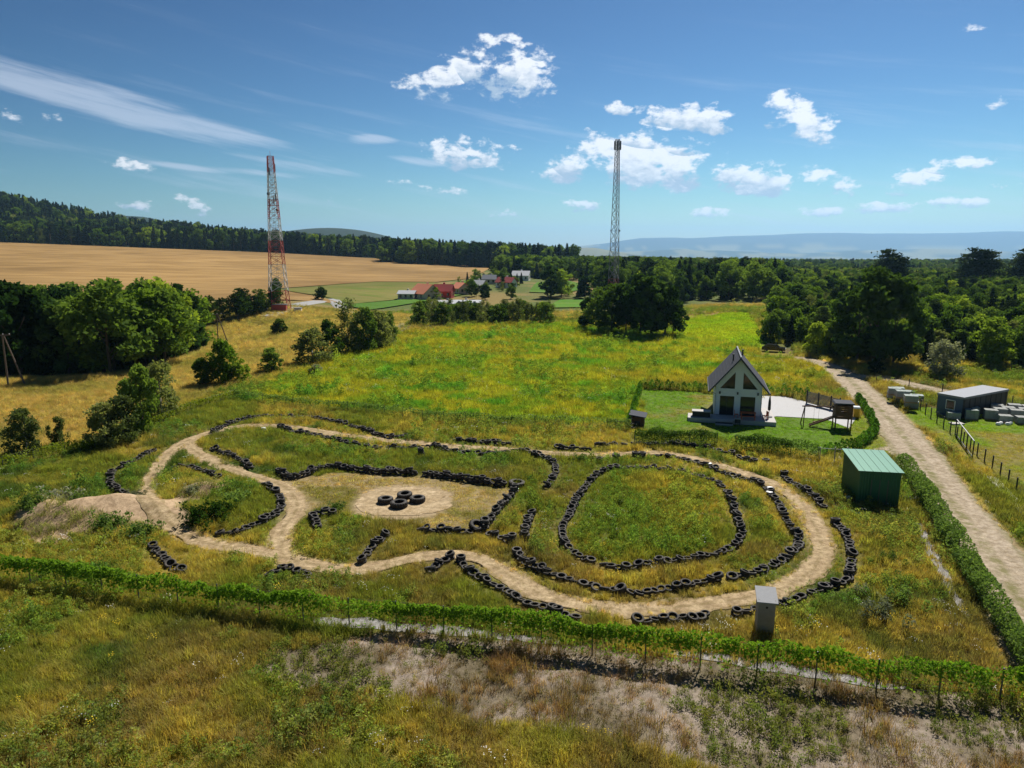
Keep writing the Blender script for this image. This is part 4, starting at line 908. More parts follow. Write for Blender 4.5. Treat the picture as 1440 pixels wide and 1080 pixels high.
for sg in (0, 1):
    f = (lambda u: u) if not sg else (lambda u: 5.2 - u); m = MB(); a = [(f(-.75), 2.72), (f(2.6), 6.72), (f(2.6), 6.95), (f(-.75), 2.95)]; m.prism(a, -.85, 8.5); rp = m.build('roof_slope', roofm, house)
    for k in range(11):
        u = -.6 + 3.1 * k / 10; zc = 2.97 + (u + .75) * 1.194; m = MB(); m.bar((f(u), -.84, zc), (f(u), 8.49, zc), .018, None, 4); m.build('seam', roofm, rp)
    m = MB(); m.bar((f(-.8), -.85, 2.86), (f(-.8), 8.5, 2.86), .07, None, 8); m.build('gutter', frame_m, house)
    m = MB(); m.bar((f(-.72), -.7, 2.85), (f(.02), -.06, 2.5), .035, None, 6).bar((f(.02), -.06, 2.5), (f(.02), -.06, -.4), .035, None, 6); m.build('downpipe', galv, house)
MB().bar((2.6, -.86, 6.97), (2.6, 8.5, 6.97), .09, None, 6).build('ridge_cap', galv, house)
for u, v, zz in ((1.9, 2.2, 6.1), (3.1, 5.0, 6.3)): m = MB(); m.bar((u, v, zz), (u, v, zz + .7), .09, None, 8).bar((u, v, zz + .7), (u, v, zz + .82), .14, None, 8); m.build('vent_pipe', frame_m, house)
def pane(poly, nm, mull=()):
    w_ = MB().prism(poly, .14, .17).build(nm, glass, house); n = len(poly); m = MB()
    for k in range(n): (a, b), (c, d) = poly[k], poly[(k + 1) % n]; m.bar((a, .1, b), (c, .1, d), .055)
    for u, z0, z1 in mull: m.bar((u, .1, z0), (u, .1, z1), .045)
    m.build('frame', frame_m, w_)
pane([(.55, 0), (2.15, 0), (2.15, 2.25), (.55, 2.25)], 'door', ((1.35, 0, 2.25),)); pane([(2.85, 0), (4.5, 0), (4.5, 2.25), (2.85, 2.25)], 'window')
pane([(.5, 3.15), (2.15, 3.15), (2.15, 5.12)], 'gable_window'); pane([(4.7, 3.15), (3.05, 5.12), (3.05, 3.15)], 'gable_window')
for u in (.5, 2.5, 4.75): MB().box(u - .08, u + .08, -.16, 0, 2.5, 2.78).build('wall_lamp', frame_m, house)
ter = empty('terrace', (HFL[0], HFL[1], zg), HZ, 'pale raised terrace slab wrapping the house front', 'terrace')
MB().box(-3, 6.7, -2.4, -.02, -.1, .48).box(5.22, 6.7, -.02, 5, -.1, .48).build('slab', concrete, ter)
st = empty('steps', (HFL[0], HFL[1], zg), HZ, 'dark grey steps leading up to the terrace', 'steps')
for k in range(3): MB().box(.1, 2.0, -2.42 - .32 * (k + 1), -2.42 - .32 * k, -.1, .38 - .12 * k).build('step', frame_m if k % 2 else concrete, st)
def at_house(u, v): return (HFL[0] + u * HR[0] + v * HB[0], HFL[1] + u * HR[1] + v * HB[1])
pb = empty('planter_box', (*at_house(-1.5, -1.4), zg + .48), HZ, 'dark storage box with pale lid on the terrace', 'box'); MB().box(-1, 1, -.5, .5, 0, .62).build('body', frame_m, pb); MB().box(-1.05, 1.05, -.55, .55, .625, .70).build('lid', concrete, pb)
tb = empty('garden_table', (*at_house(3.7, -1.3), zg + .48), HZ, 'red brown garden table before the house window', 'table')
for k in range(5): MB().box(-.85, .85, -.42 + .17 * k, -.27 + .17 * k, .70, .74).build('slat', redwood, tb)
for sx in (-.75, .75):
    for sy in (-.32, .32): MB().box(sx - .04, sx + .04, sy - .04, sy + .04, 0, .695).build('leg', redwood, tb)
def chair(u, v, rz, lb):
    c = empty('garden_chair', (*at_house(u, v), zg + .48), HZ + rz, lb, 'chair'); MB().box(-.24, .24, -.24, .24, .42, .46).build('seat', redwood, c); MB().box(-.24, .24, .2, .245, .465, .95).build('backrest', redwood, c)
    for sx in (-.2, .2):
        for sy in (-.2, .17): MB().box(sx - .025, sx + .025, sy - .025, sy + .025, 0, .415).build('leg', redwood, c)
chair(2.4, -1.3, 1.57, 'red garden chair between table and glass door'); chair(5.6, -1.2, -1.2, 'red garden chair near the closed parasol')
bn = empty('bench', (*at_house(3.7, -2.0), zg + .48), HZ, 'red brown bench before the garden table', 'bench'); MB().box(-.8, .8, -.16, .16, .40, .45).build('seat', redwood, bn)
for sx in (-.7, .7): MB().box(sx - .04, sx + .04, -.14, .14, 0, .395).build('leg', redwood, bn)
pa = empty('parasol', (*at_house(6.1, .1), zg + .48), HZ, 'closed dark parasol on the terrace corner', 'parasol'); MB().lathe([(0, 0), (.4, 0), (.4, .08), (0, .1)], 14).build('base', frame_m, pa); MB().bar((0, 0, .09), (0, 0, 2.6), .03, None, 8).build('pole', galv, pa)
MB().lathe([(.05, .75), (.17, .9), (.15, 1.8), (.06, 2.45), (.02, 2.6)], 10).build('canopy', frame_m, pa, True)
gr = empty('grill', (*at_house(2.5, -2.9), zg), HZ, 'small dark grill with pale top beside the steps', 'grill'); MB().box(-.3, .3, -.22, .22, .3, .75).build('body', frame_m, gr); MB().box(-.36, .36, -.27, .27, .755, .82).build('top', concrete, gr)
for sx in (-.25, .25): MB().bar((sx, 0, -.05), (sx, 0, .3), .03).build('leg', frame_m, gr)
# kennel, woodpile, gate, play tower, bin
kx, ky = G(897, 598); kn = empty('kennel', (kx, ky, hz(kx, ky)), HZ, 'small brown kennel with dark flat roof by the garden fence', 'kennel'); MB().box(-.7, .7, -1, 1, -.1, 1.2).build('wall', wood, kn); MB().add([(-.95, -1.25, 1.45), (.95, -1.25, 1.2), (.95, 1.25, 1.2), (-.95, 1.25, 1.45), (-.95, -1.25, 1.52), (.95, -1.25, 1.27), (.95, 1.25, 1.27), (-.95, 1.25, 1.52)], [(3, 2, 1, 0), (4, 5, 6, 7), (0, 1, 5, 4), (1, 2, 6, 5), (2, 3, 7, 6), (3, 0, 4, 7)]).build('roof', roofm, kn); MB().box(-.3, .3, -1.03, -1.0, .05, .75).build('doorway', frame_m, kn)
wx, wy = G(877, 600); wpile = empty('woodpile', (wx, wy, hz(wx, wy)), HZ, 'heap of split reddish logs beside the kennel', 'woodpile')
for k in range(26): a = Vector((random.uniform(-.9, .9), random.uniform(-.6, .6), random.uniform(.08, .6))); MB().bar(a, a + Vector((random.uniform(-.3, .3), random.uniform(-.3, .3), random.uniform(-.05, .05))), .09, None, 5).build('log', wood, wpile)
ga, gb = G(1134, 568), G(1180, 580); gl = math.hypot(gb[0] - ga[0], gb[1] - ga[1]); gz = math.atan2(gb[1] - ga[1], gb[0] - ga[0])
gt = empty('slatted_gate', (ga[0], ga[1], hz(*ga)), gz, 'dark sliding gate of horizontal slats beside the paved yard', 'gate')
for k in range(10): MB().box(.08, gl - .08, -.02, .02, .15 + k * .15, .25 + k * .15).build('slat', dark_steel, gt)
for q in (0, .36, .74, 1): MB().box(gl * q - .06, gl * q + .06, -.06, .06, -.1, 1.8).build('post', dark_steel, gt)
wg = empty('wire_gate', (*G(1152, 652), 0), math.atan2(*(np.array(G(1190, 652)) - np.array(G(1152, 652)))[::-1]), 'grey tube gate with mesh beside the green shed', 'gate'); wl = math.dist(G(1152, 652), G(1190, 652))
for q in (0, wl * .55, wl): MB().bar((q, 0, -.1), (q, 0, 1.6), .05, None, 6).build('post', galv, wg)
MB().bar((0, 0, 1.5), (wl, 0, 1.35), .025, None, 6).bar((0, 0, .1), (wl, 0, .1), .025, None, 6).build('rail', galv, wg)
m = MB()
for k in range(int(wl / .12)): m.bar((k * .12, 0, .1), (k * .12, 0, 1.4), .004, None, 3)
m.build('wire_mesh', galv, wg)
px_, py_ = G(1183, 602); pt = empty('play_tower', (px_, py_, hz(px_, py_)), HZ, 'dark wooden play tower with slide and swing beam', 'play tower')
for sx in (-.8, .8):
    for sy in (-.8, .8): MB().box(sx - .06, sx + .06, sy - .06, sy + .06, -.1, 2.9).build('post', dwood, pt)
MB().box(-.9, .9, -.9, .9, 1.2, 1.28).build('deck', dwood, pt)
for sy in (-.87, .87):
    for k in range(7):
        for a, b in (((-.86, -.3), (.3, .86)) if k in (3, 4) else ((-.86, .86),)): MB().box(a, b, sy - .015, sy + .015, 1.3 + k * .2, 1.48 + k * .2).build('plank', dwood, pt)
for sx in (-.87, .87):
    for k in range(7): MB().box(sx - .015, sx + .015, -.84, .84, 1.3 + k * .2, 1.48 + k * .2).build('plank', dwood, pt)
MB().prism([(-1.05, 2.85), (1.05, 2.85), (.95, 3.0), (-.95, 3.0)], -1.05, 1.05).build('roof', roofm, pt)
MB().bar((-.85, .3, 2.3), (-4.2, .3, 2.2), .07, None, 6).build('swing_beam', dwood, pt)
for sy in (-.8, 1.4): MB().bar((-3.9, .3, 2.25), (-4.1, sy, -.1), .06, None, 6).build('beam_leg', dwood, pt)
for k in (-2.4, -2.9): MB().bar((k, .3, 2.2), (k, .3, .5), .012, None, 4).build('rope', frame_m, pt)
MB().box(-2.95, -2.35, .18, .42, .45, .5).build('swing_seat', dwood, pt)
sl = MB(); sl.add([(-.85, -.6, 1.25), (-.85, -.05, 1.25), (-3.4, -.05, .1), (-3.4, -.6, .1), (-.85, -.6, 1.33), (-.85, -.05, 1.33), (-3.4, -.05, .18), (-3.4, -.6, .18)], [(3, 2, 1, 0), (4, 5, 6, 7), (0, 1, 5, 4), (1, 2, 6, 5), (2, 3, 7, 6), (3, 0, 4, 7)]).bar((-.85, -.6, 1.4), (-3.4, -.6, .25), .06).bar((-.85, -.05, 1.4), (-3.4, -.05, .25), .06); sl.build('slide', dwood, pt)
bx_, by_ = G(1203, 588); bi = empty('bin', (bx_, by_, hz(bx_, by_) + .06), HZ, 'yellow and white bin with blue lid at the yard edge', 'bin'); MB().box(-.32, .32, -.35, .35, .08, 1.1).build('body', pbsdf('yellow_plastic', (.75, .42, .03), .45), bi); MB().box(-.36, .36, -.40, .40, 1.105, 1.3).build('lid', pbsdf('pale_plastic', (.6, .66, .72), .4), bi)
for sx in (-.25, .25): MB().bar((sx - .04, .3, .1), (sx + .04, .3, .1), .1, None, 10).build('wheel', frame_m, bi)

# ------------------------------------------------------------------ green shed, outhouse, cabin, pallets
green = pbsdf('green_sheet', (.014, .115, .06), .35, .12, 1.5, metal=.2, spec=.5); greenr = pbsdf('green_roof', (.026, .135, .08), .32, .1, 1.5, metal=.3, spec=.6)
A, B, C = np.array(G(1205, 709)), np.array(G(1256, 712)), np.array(G(1190, 682)); sw = float(np.linalg.norm(B - A)) + .35; sdp = float(np.linalg.norm(C - A)); sa = math.atan2(*(B - A)[::-1])
shed = empty('green_shed', (A[0], A[1], hz(*A)), sa, 'green corrugated metal shed with sloping pale green roof', 'shed'); sdp = 4.6
H1, H2 = 2.75, 3.1
for nm, a, b, h1, h2 in (('front_wall', (0, 0), (sw, 0), H1, H1), ('side_wall', (0, 0), (0, sdp), H1, H2), ('side_wall', (sw, 0), (sw, sdp), H1, H2), ('back_wall', (0, sdp), (sw, sdp), H2, H2)):
    L = math.dist(a, b); n = int(L / .2) * 2; V = []; d = ((b[0] - a[0]) / L, (b[1] - a[1]) / L); nn = (d[1], -d[0])
    for k in range(n + 1):
        for e in (0, .8):
            t = min(1, (k + e * .5) / n); o_ = .035 * (k % 2); q = (a[0] + (b[0] - a[0]) * t + nn[0] * o_, a[1] + (b[1] - a[1]) * t + nn[1] * o_); V += [(*q, -.1), (*q, h1 + (h2 - h1) * t)]
    MB().add(V, [(2 * k, 2 * k + 2, 2 * k + 3, 2 * k + 1) for k in range(len(V) // 2 - 1)]).build(nm, green, shed)
MB().add([(-.15, -.2, H1 + .02), (sw + .15, -.2, H1 + .02), (sw + .15, sdp + .2, H2 + .05), (-.15, sdp + .2, H2 + .05), (-.15, -.2, H1 + .09), (sw + .15, -.2, H1 + .09), (sw + .15, sdp + .2, H2 + .12), (-.15, sdp + .2, H2 + .12)], [(3, 2, 1, 0), (4, 5, 6, 7), (0, 1, 5, 4), (1, 2, 6, 5), (2, 3, 7, 6), (3, 0, 4, 7)]).build('roof', greenr, shed)
MB().box(sw * .3, sw * .7, -.06, -.04, .05, 2.1).build('door', green, shed)
for q in (.3, .5, .7): MB().box(sw * q - .03, sw * q + .03, -.09, -.062, .05, 2.1).build('door_edge', steel, shed)
for q in range(5): MB().bar((sw * (q + .5) / 5, -.2, H1 + .10), (sw * (q + .5) / 5, sdp + .2, H2 + .13), .02).build('roof_seam', greenr, shed)
m = MB(); x, y = G(1207, 722); m.box(-.5, .5, -.35, .35, .12, .2).box(-.4, .4, -.2, .2, -.05, .12); tag(m.build('crate_lid', greenr, None, False, (x, y, hz(x, y))), 'pale green plastic sheet lying before the green shed', 'sheet')
x, y = G(1192, 702); m = MB(); m.lathe([(0, 0), (.2, 0), (.24, .3), (0, .32)], 10); tag(m.build('bucket', lid, None, True, (x, y, hz(x, y))), 'white bucket beside the green shed wall', 'bucket')
greyw = pbsdf('grey_boards', (.36, .32, .28), .9, .2, 5, .3, 30)
x, y = G(1074, 888); oh = empty('outhouse', (x, y, hz(x, y)), math.atan2(-.36, 1) * .6, 'narrow grey wooden outhouse with pale sheet roof', 'outhouse')
for k in range(11): MB().box(-.48, .48, -.5, -.47, .02 + k * .185, .197 + k * .185).build('board', greyw, oh)
m = MB(); m.box(-.48, -.45, -.468, .5, -.1, 2.2).box(.45, .48, -.468, .5, -.1, 2.2).box(-.449, .449, .47, .5, -.1, 2.3); m.build('wall', greyw, oh)
MB().add([(-.6, -.68, 2.06), (.6, -.68, 2.06), (.6, .65, 2.42), (-.6, .65, 2.42), (-.6, -.68, 2.12), (.6, -.68, 2.12), (.6, .65, 2.48), (-.6, .65, 2.48)], [(3, 2, 1, 0), (4, 5, 6, 7), (0, 1, 5, 4), (1, 2, 6, 5), (2, 3, 7, 6), (3, 0, 4, 7)]).build('roof', pbsdf('weathered_sheet', (.27, .28, .30), .7, .15, 5), oh); oh.scale = (.88, .88, .95)
MB().lathe([(0, 0), (.07, 0), (.07, .01), (0, .01)], 10).build('peep_hole', frame_m, oh).matrix_local = Matrix.Translation((0, -.505, 1.75)) @ Matrix.Rotation(R(90), 4, 'X')
cabA, cabB = np.array(G(1352, 590)), np.array(G(1413, 577)); cz = math.atan2(*(cabB - cabA)[::-1]); cl_ = float(np.linalg.norm(cabB - cabA)) + .2
cab = empty('site_cabin', (cabA[0], cabA[1], hz(*cabA)), cz, 'dark site cabin with pale roof on the building plot', 'cabin')
cblue = pbsdf('cabin_navy', (.03, .034, .042), .5, .1, 2); cab_skylit = pbsdf('cabin_skylit_end', (.07, .11, .17), .5, .1, 2)  # second colour is the dark cabin with blue sky light painted into its end
MB().box(0, cl_, 0, 3.0, .1, 2.35).build('body', cblue, cab); MB().box(-.03, -.003, .05, 2.95, .1, 2.35).build('end_panel', cab_skylit, cab); MB().box(-.06, cl_ + .06, -.06, 3.06, 2.355, 2.6).build('roof', pbsdf('cabin_roof', (.22, .24, .28), .6), cab)
w_ = MB().box(-.06, -.031, .9, 1.9, .9, 2.0).build('window', glass, cab); MB().bar((-.07, .9, .9), (-.07, .9, 2.0), .05).bar((-.07, 1.9, .9), (-.07, 1.9, 2.0), .05).bar((-.07, .9, 2.0), (-.07, 1.9, 2.0), .05).bar((-.07, .9, .9), (-.07, 1.9, .9), .05).build('frame', lid, w_)
for q in range(9): MB().bar((q * cl_ / 8.5 + .2, -.02, .12), (q * cl_ / 8.5 + .2, -.02, 2.33), .025).build('rib', cblue, cab)
blockm = pbsdf('concrete_blocks', (.30, .31, .30), .9, .12, 4, .2, 30); wrapm = pbsdf('wrapped_blocks', (.25, .30, .28), .4, .1, 3); palm = pbsdf('pallet_wood', (.30, .22, .13), .9, .2, 6)
def pallet(px, py, wrap, lay, lb, gp, sc=1.0, z=0):
    x, y = G(px, py, z); o = empty('block_pallet', (x, y, hz(x, y) + z), random.uniform(-.1, .1) - .35, lb, 'pallet', gp)
    m = MB()
    for q in range(3): m.box(-.6, .6, -.5 + .42 * q, -.34 + .42 * q, 0, .1)
    m.box(-.6, .6, -.52, .52, .101, .14); m.build('pallet_base', palm, o)
    for k in range(lay):
        for a in range(3):
            MB().box(-.6 + .405 * a, -.21 + .405 * a, -.5, .5, .15 + .31 * k, .45 + .31 * k).build('block', wrapm if wrap and k == lay - 1 else blockm, o)
    o.scale = (sc,) * 3
for k, (px, py, lb) in enumerate([(1256, 562, 'lower'), (1268, 567, 'lower'), (1281, 575, 'lower'), (1262, 555, 'rear'), (1275, 560, 'rear'), (1288, 566, 'rear')]): pallet(px, py, True, 2, 'stacked grey blocks on a pallet, %s row at the roadside' % lb, 'pallets at the roadside, %s row' % lb, 1.25)
for k, (px, py) in enumerate([(1257, 556), (1268, 560), (1280, 567)]): pallet(px, py, True, 2, 'pale wrapped block pallet on top of the roadside stack', 'upper pallets at the roadside', 1.2, 1.0)
for k, (px, py, ly) in enumerate([(1340, 590, 2), (1343, 586, 2), (1364, 590, 3), (1366, 586, 3), (1392, 590, 3), (1405, 588, 3), (1416, 586, 3), (1428, 590, 3), (1440, 588, 3), (1400, 582, 3), (1425, 582, 3), (1445, 584, 3), (1412, 594, 2), (1437, 596, 2)]): pallet(px, py, k in (0, 2), ly, 'grey block pallet in the pile before the dark cabin' if k not in (0, 2) else 'pale topped block pallet at the %s of the pile before the dark cabin' % ('corner' if k == 0 else 'side'), 'block pallets before the dark cabin' if k not in (0, 2) else None, 1.1)
x, y = G(1412, 598)
for q in range(4):
    m = MB(); m.lathe([(0, 0), (.25, 0), (.3, .2), (.18, .38), (0, .4)], 9); o_ = m.build('sack', lid, None, True, (x + q * .55 - .7, y + (q % 2) * .35, hz(x, y))); o_.scale = (1, .8, .8); o_.rotation_euler = (0, 0, q * 1.3); tag(o_, 'white plastic sack lying before the block pile', 'sack', 'sacks before the block pile')
x, y = G(1345, 597); m = MB().box(-.7, .7, -.4, .4, 0, .12); tag(m.build('stone_slab', concrete, None, False, (x, y, hz(x, y) + .03)), 'flat pale slab on the grass before the block pallets', 'slab')
pl_ = empty('plastic_pipe_bundle', (*G(1393, 672), 0), math.atan2(*(np.array(G(1440, 722)) - np.array(G(1393, 672)))[::-1]), 'long white plastic pipes lying along the black fence', 'pipes'); LL = math.dist(G(1393, 672), G(1440, 722)) + 1
for k in range(5): MB().bar((0, k * .17 - .3, .1), (LL, k * .17 - .3, .1), .075, None, 8).build('pipe', lid, pl_, True)
fg = empty('field_gate', (*G(1343, 612), 0), math.atan2(*(np.array(G(1367, 645)) - np.array(G(1343, 612)))[::-1]), 'black steel gate frame in the roadside fence', 'gate'); LL = math.dist(G(1343, 612), G(1367, 645))
for q in (0, LL / 3, 2 * LL / 3, LL): MB().box(q - .05, q + .05, -.05, .05, -.1, 1.75).build('post', dark_steel, fg)
for z in (.15, 1.7): MB().box(.05, LL - .05, -.04, .04, z, z + .08).build('rail', galv if z > 1 else dark_steel, fg)
x, y = G(1228, 521); gm = empty('globe_lamp', (x, y, hz(x, y)), 0, 'white globe on a thin post at the shaded roadside', 'lamp'); MB().bar((0, 0, -.1), (0, 0, 1.25), .04, None, 6).build('post', galv, gm); MB().lathe([(0, 1.25), (.22, 1.32), (.34, 1.55), (.3, 1.8), (0, 1.95)], 14).build('globe', lid, gm, True)
# ------------------------------------------------------------------ car
x, y = G(1088, 494); car = empty('parked_car', (x, y, hz(x, y)), R(-25), 'black car parked in the shade at the wood edge', 'car'); cp = pbsdf('black_paint', (.012, .012, .014), .15, .1, 1, spec=.7)
MB().prism([(-2.15, .35), (2.1, .35), (2.15, .7), (1.9, .88), (1.0, .95), (.45, 1.42), (-1.2, 1.46), (-1.95, 1.0), (-2.15, .9)], -.85, .85).build('body', cp, car)
MB().prism([(.95, .97), (.5, 1.36), (-1.1, 1.40), (-1.7, 1.0)], -.862, .862).build('side_window', glass, car)
MB().add([(1.02, -.7, .97), (1.02, .7, .97), (.5, .68, 1.42), (.5, -.68, 1.42)], [(0, 1, 2, 3)]).build('windscreen', glass, car)
for sx in (-1.35, 1.35):
    for sy in (-.82, .82): wq = MB().lathe([(.2, -.1), (.32, -.1), (.33, 0), (.32, .1), (.2, .1)], 16, closed=True).build('wheel', rubber, car, True, (sx, sy, .33)); wq.rotation_euler = (R(90), 0, 0)
for sy in (-.6, .6): MB().box(2.08, 2.16, sy - .2, sy + .2, .62, .76).build('headlight', lid, car)

# ------------------------------------------------------------------ masts and poles
redp = pbsdf('mast_red', (.48, .10, .08), .6, .15, 1); whp = pbsdf('mast_white', (.62, .62, .63), .6, .12, 1); gryp = pbsdf('mast_grey', (.20, .21, .24), .6, .12, 1)
def mast(px, Y, ztop, b0, b1, bands, nsec, label, n=4, thick=.12):
    X = pix_dir(px[0], px[1])[0] / pix_dir(px[0], px[1])[1] * Y; zb = hz(X, Y); o = empty('lattice_mast', (X, Y, zb), .5, label, 'mast'); Hh = ztop - zb; zs = [0]
    for k in range(nsec): zs.append(zs[-1] + (1.5 - k / nsec))
    zs = [z / zs[-1] * Hh for z in zs]; W_ = lambda z: b0 + (b1 - b0) * (z / Hh) ** .8
    cor = lambda z, k: Vector((W_(z) * .707 * math.cos(2 * math.pi * k / n + .78), W_(z) * .707 * math.sin(2 * math.pi * k / n + .78), z))
    for a, b in zip(zs[:-1], zs[1:]):
        f = (a + b) / 2 / Hh; mt = next(mm for lim, mm in bands if f <= lim); q = MB()
        for k in range(n):
            MB().bar(cor(a, k), cor(b, k), thick, None, 4).build('leg_section', mt, o); k2 = (k + 1) % n
            q.bar(cor(a, k), cor(b, k2), thick * .6, None, 4).bar(cor(a, k2), cor(b, k), thick * .6, None, 4).bar(cor(b, k), cor(b, k2), thick * .5, None, 4)
        tag(q.build('bracing', mt, o), kind='stuff')
    m = MB()
    for z in np.arange(0, Hh, .6): m.bar((-.25, 0, z), (.25, 0, z), .025, None, 3)
    m.bar((-.25, 0, 0), (-.25, 0, Hh), .04).bar((.25, 0, 0), (.25, 0, Hh), .04); m.build('ladder', gryp, o)
    return o, Hh, W_
o, Hh, W_ = mast((393, 430), 236, 48.0, 6.2, 1.7, [(.14, redp), (.28, whp), (.45, redp), (.60, whp), (.72, redp), (.9, whp), (1, redp)], 23, 'tall red and white lattice mast at the edge of the wheat field')
for z, s in ((Hh * .69, 2.6), (Hh * .72, 2.4), (Hh * .52, 3.4), (Hh * .80, 1.9)):
    m = MB()
    for k in range(4):
        a, b = [Vector((s * .6 * math.cos(t), s * .6 * math.sin(t), z)) for t in (k * 1.571, (k + 1) * 1.571)]; m.bar(a, b, .08).bar(a, a + Vector((0, 0, 1.1)), .05).bar(a + Vector((0, 0, 1.1)), b + Vector((0, 0, 1.1)), .05)
    m.build('platform', whp, o)
for t, z in ((.3, .93), (2.2, .95), (4.1, .9), (1.2, .72), (3.6, .70), (5.2, .74)): MB().box(-.18, .18, -.12, .12, -1.1, 1.1).build('antenna', gryp, o, False, (1.35 * math.cos(t), 1.35 * math.sin(t), Hh * z))
for t, z in ((3.4, .76), (.4, .66)): dq = MB().lathe([(0, .15), (.3, .05), (.5, -.1), (.5, -.3), (0, -.3)], 14).build('dish', gryp, o, True, (1.5 * math.cos(t), 1.5 * math.sin(t), Hh * z)); dq.rotation_euler = (R(90), 0, t)
MB().bar((0, 0, Hh), (0, 0, Hh + 1.6), .05).build('tip_rod', redp, o)
for dx, wd, mt, lb in ((-4.2, 2.4, gryp, 'pale grey equipment hut at the foot of the red and white mast'), (1.0, 4.5, redp, 'low reddish equipment box between the mast feet'), (7, 2.2, whp, 'small white cabinet beside the red and white mast')):
    x, y = o.location.x + dx, 233.; e = empty('equipment_hut', (x, y, hz(x, y)), .1, lb, 'hut'); MB().box(-wd / 2, wd / 2, -1, 1, -.2, 2.1 if mt is not whp else 1.2).build('body', mt, e); MB().box(-wd / 2 - .1, wd / 2 + .1, -1.1, 1.1, 2.105 if mt is not whp else 1.205, 2.3 if mt is not whp else 1.35).build('roof', gryp, e)
o, Hh, W_ = mast((866, 300), 250, 55.0, 3.6, 1.1, [(.10, whp), (.22, pbsdf('mast_dull_red', (.22, .05, .06), .6)), (1, gryp)], 22, 'slim grey lattice mast rising behind the dark tree group', 3, .11)
for k in range(6): t = k * 1.047; MB().box(-.22, .22, -.14, .14, -1.4, 1.4).build('antenna_panel', gryp, o, False, (1.05 * math.cos(t), 1.05 * math.sin(t), Hh - 1.9))
MB().lathe([(.9, 0), (1.0, .05), (.9, .1)], 12, (0, 0, Hh - 3.2), True).build('antenna_ring', gryp, o)
for s in (-1, 1): MB().bar((0, 0, Hh * .48), (s * 1.9, 0, Hh * .48), .06).bar((s * 1.9, 0, Hh * .48 - .3), (s * 1.9, 0, Hh * .48 + .3), .16, None, 6).build('side_arm', gryp, o)
polew = pbsdf('pole_wood', (.17, .13, .10), .9, .2, 4)
for px, py, hh, lb in ((308, 478, 7.0, 'twin leg wooden pole standing on the dry slope'), (14, 543, 7.5, 'twin leg wooden pole at the edge of the wood')):
    x, y = G(px, py); e = empty('utility_pole', (x, y, hz(x, y)), .3, lb, 'pole')
    MB().bar((-.2, 0, -.3), (-.1, 0, hh), .13, .09, 8).build('pole_leg', polew, e); MB().bar((2.0, 0, -.3), (.08, 0, hh - .2), .13, .09, 8).build('pole_leg', polew, e); MB().bar((-.9, 0, hh - .1), (.9, 0, hh - .1), .06).build('crossarm', polew, e)
    for s in (-.8, 0, .8): MB().lathe([(.05, 0), (.07, .06), (.04, .16), (0, .18)], 8, (s, 0, hh - .02)).build('insulator', lid, e)

# ------------------------------------------------------------------ far houses
def farhouse(px, py, Y, w_, d_, wallh, rh, wallc, roofc, rz, lb):
    X = pix_dir(px, py)[0] / pix_dir(px, py)[1] * Y; o = empty('farm_house', (X, Y, hz(X, Y)), rz, lb, 'house')
    MB().prism([(-w_ / 2, -1), (w_ / 2, -1), (w_ / 2, wallh), (0, wallh + rh), (-w_ / 2, wallh)], -d_ / 2, d_ / 2).build('wall', wallc, o)
    for s in (-1, 1): MB().add([(s * (w_ / 2 + .4), -d_ / 2 - .4, wallh - .2), (0, -d_ / 2 - .4, wallh + rh + .15), (0, d_ / 2 + .4, wallh + rh + .15), (s * (w_ / 2 + .4), d_ / 2 + .4, wallh - .2), (s * (w_ / 2 + .4), -d_ / 2 - .4, wallh), (0, -d_ / 2 - .4, wallh + rh + .35), (0, d_ / 2 + .4, wallh + rh + .35), (s * (w_ / 2 + .4), d_ / 2 + .4, wallh)], [(3, 2, 1, 0), (4, 5, 6, 7), (0, 1, 5, 4), (1, 2, 6, 5), (2, 3, 7, 6), (3, 0, 4, 7)]).build('roof', roofc, o)
    for q in range(3):
        for s in (-1, 1): MB().box(s * w_ / 2 - .04, s * w_ / 2 + .04, -d_ / 3 + q * d_ / 3 - .5, -d_ / 3 + q * d_ / 3 + .5, 1, 2.3).build('window', glass, o)
    for q in (-1, 1): MB().box(q * w_ / 5 - .5, q * w_ / 5 + .5, -d_ / 2 - .05, -d_ / 2 + .03, 1, 2.3).build('window', glass, o)
    MB().box(w_ * .1, w_ * .1 + .7, -.4, .4, wallh + rh * .5, wallh + rh + 1.0).build('chimney', wallc, o)
tile = pbsdf('orange_tiles', (.75, .27, .15), .8, .15, 2); tiled = pbsdf('red_tiles', (.32, .05, .05), .8, .15, 2); cream = pbsdf('cream_wall', (.55, .5, .42), .9, .05); palesheet = pbsdf('pale_sheet', (.5, .52, .55), .5, .08)
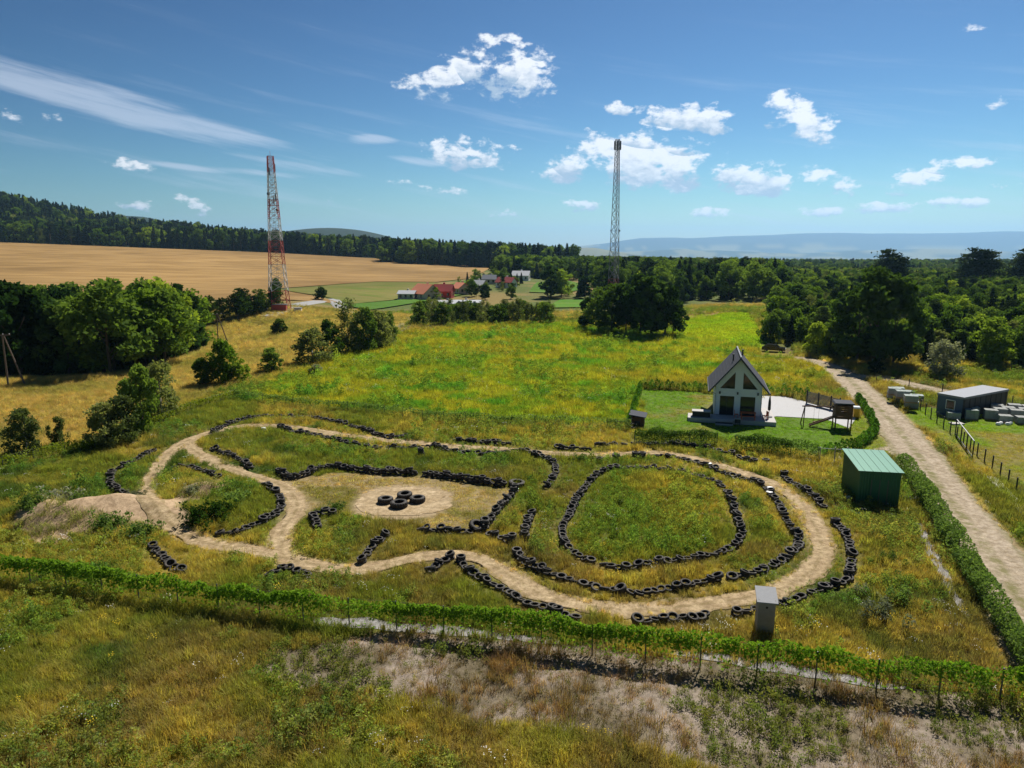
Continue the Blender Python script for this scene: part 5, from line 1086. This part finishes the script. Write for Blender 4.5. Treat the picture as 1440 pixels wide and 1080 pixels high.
farhouse(598, 410, 305, 9, 11, 2.6, 3.6, cream, tile, R(40), 'farmhouse with bright orange tiled roof by the asphalt road'); farhouse(624, 408, 312, 6, 8, 3, 2.6, tiled, tiled, R(80), 'dark red barn beside the orange roofed farmhouse'); farhouse(573, 411, 303, 5, 7, 2.6, 1.0, cream, palesheet, R(80), 'pale flat roofed shed next to the orange roofed farmhouse')
farhouse(628, 425, 262, 6, 9, 2.0, .6, gryp, palesheet, R(70), 'long low grey shed below the farmhouse'); farhouse(655, 421, 268, 5, 11, 1.8, .5, cream, palesheet, R(85), 'long white roofed shelter below the farmhouse'); farhouse(672, 400, 345, 6, 8, 2.6, 2, cream, palesheet, R(60), 'white cottage with pale roof among garden trees'); farhouse(690, 393, 385, 6, 8, 2.6, 2, cream, gryp, R(70), 'small cottage with grey roof among garden trees')
farhouse(648, 402, 330, 6, 8, 2.6, 2.2, cream, tile, R(30), 'cottage with small orange roof behind the red barn'); farhouse(712, 397, 360, 6, 9, 2.6, 2.2, lid, tiled, R(60), 'white cottage with dull red roof below the wood'); farhouse(733, 386, 430, 8, 10, 3, 2.4, lid, palesheet, R(80), 'white house at the edge of the distant wood'); farhouse(995, 381, 700, 12, 16, 5, 5, cream, tile, R(70), 'distant house with orange roof above the far pasture'); farhouse(968, 380, 720, 10, 14, 5, 5, cream, tiled, R(40), 'distant house with red roof among far trees')

# ------------------------------------------------------------------ air
hzm = bpy.data.materials.new('haze_air'); hzm.use_nodes = True; t = NT(hzm.node_tree); t.t.nodes.clear(); o_ = t.n('ShaderNodeOutputMaterial'); pv = t.n('ShaderNodeVolumePrincipled')
pv.inputs['Color'].default_value = (.36, .64, 1.0, 1); pv.inputs['Density'].default_value = HAZE_DENSITY; pv.inputs['Anisotropy'].default_value = .45; t.t.links.new(pv.outputs[0], o_.inputs['Volume'])
hz_o = MB().box(-25500, 25500, -200, 26500, -330, 680).build('haze', hzm); tag(hz_o, 'pale blue summer haze over the plain', None, None, 'stuff')
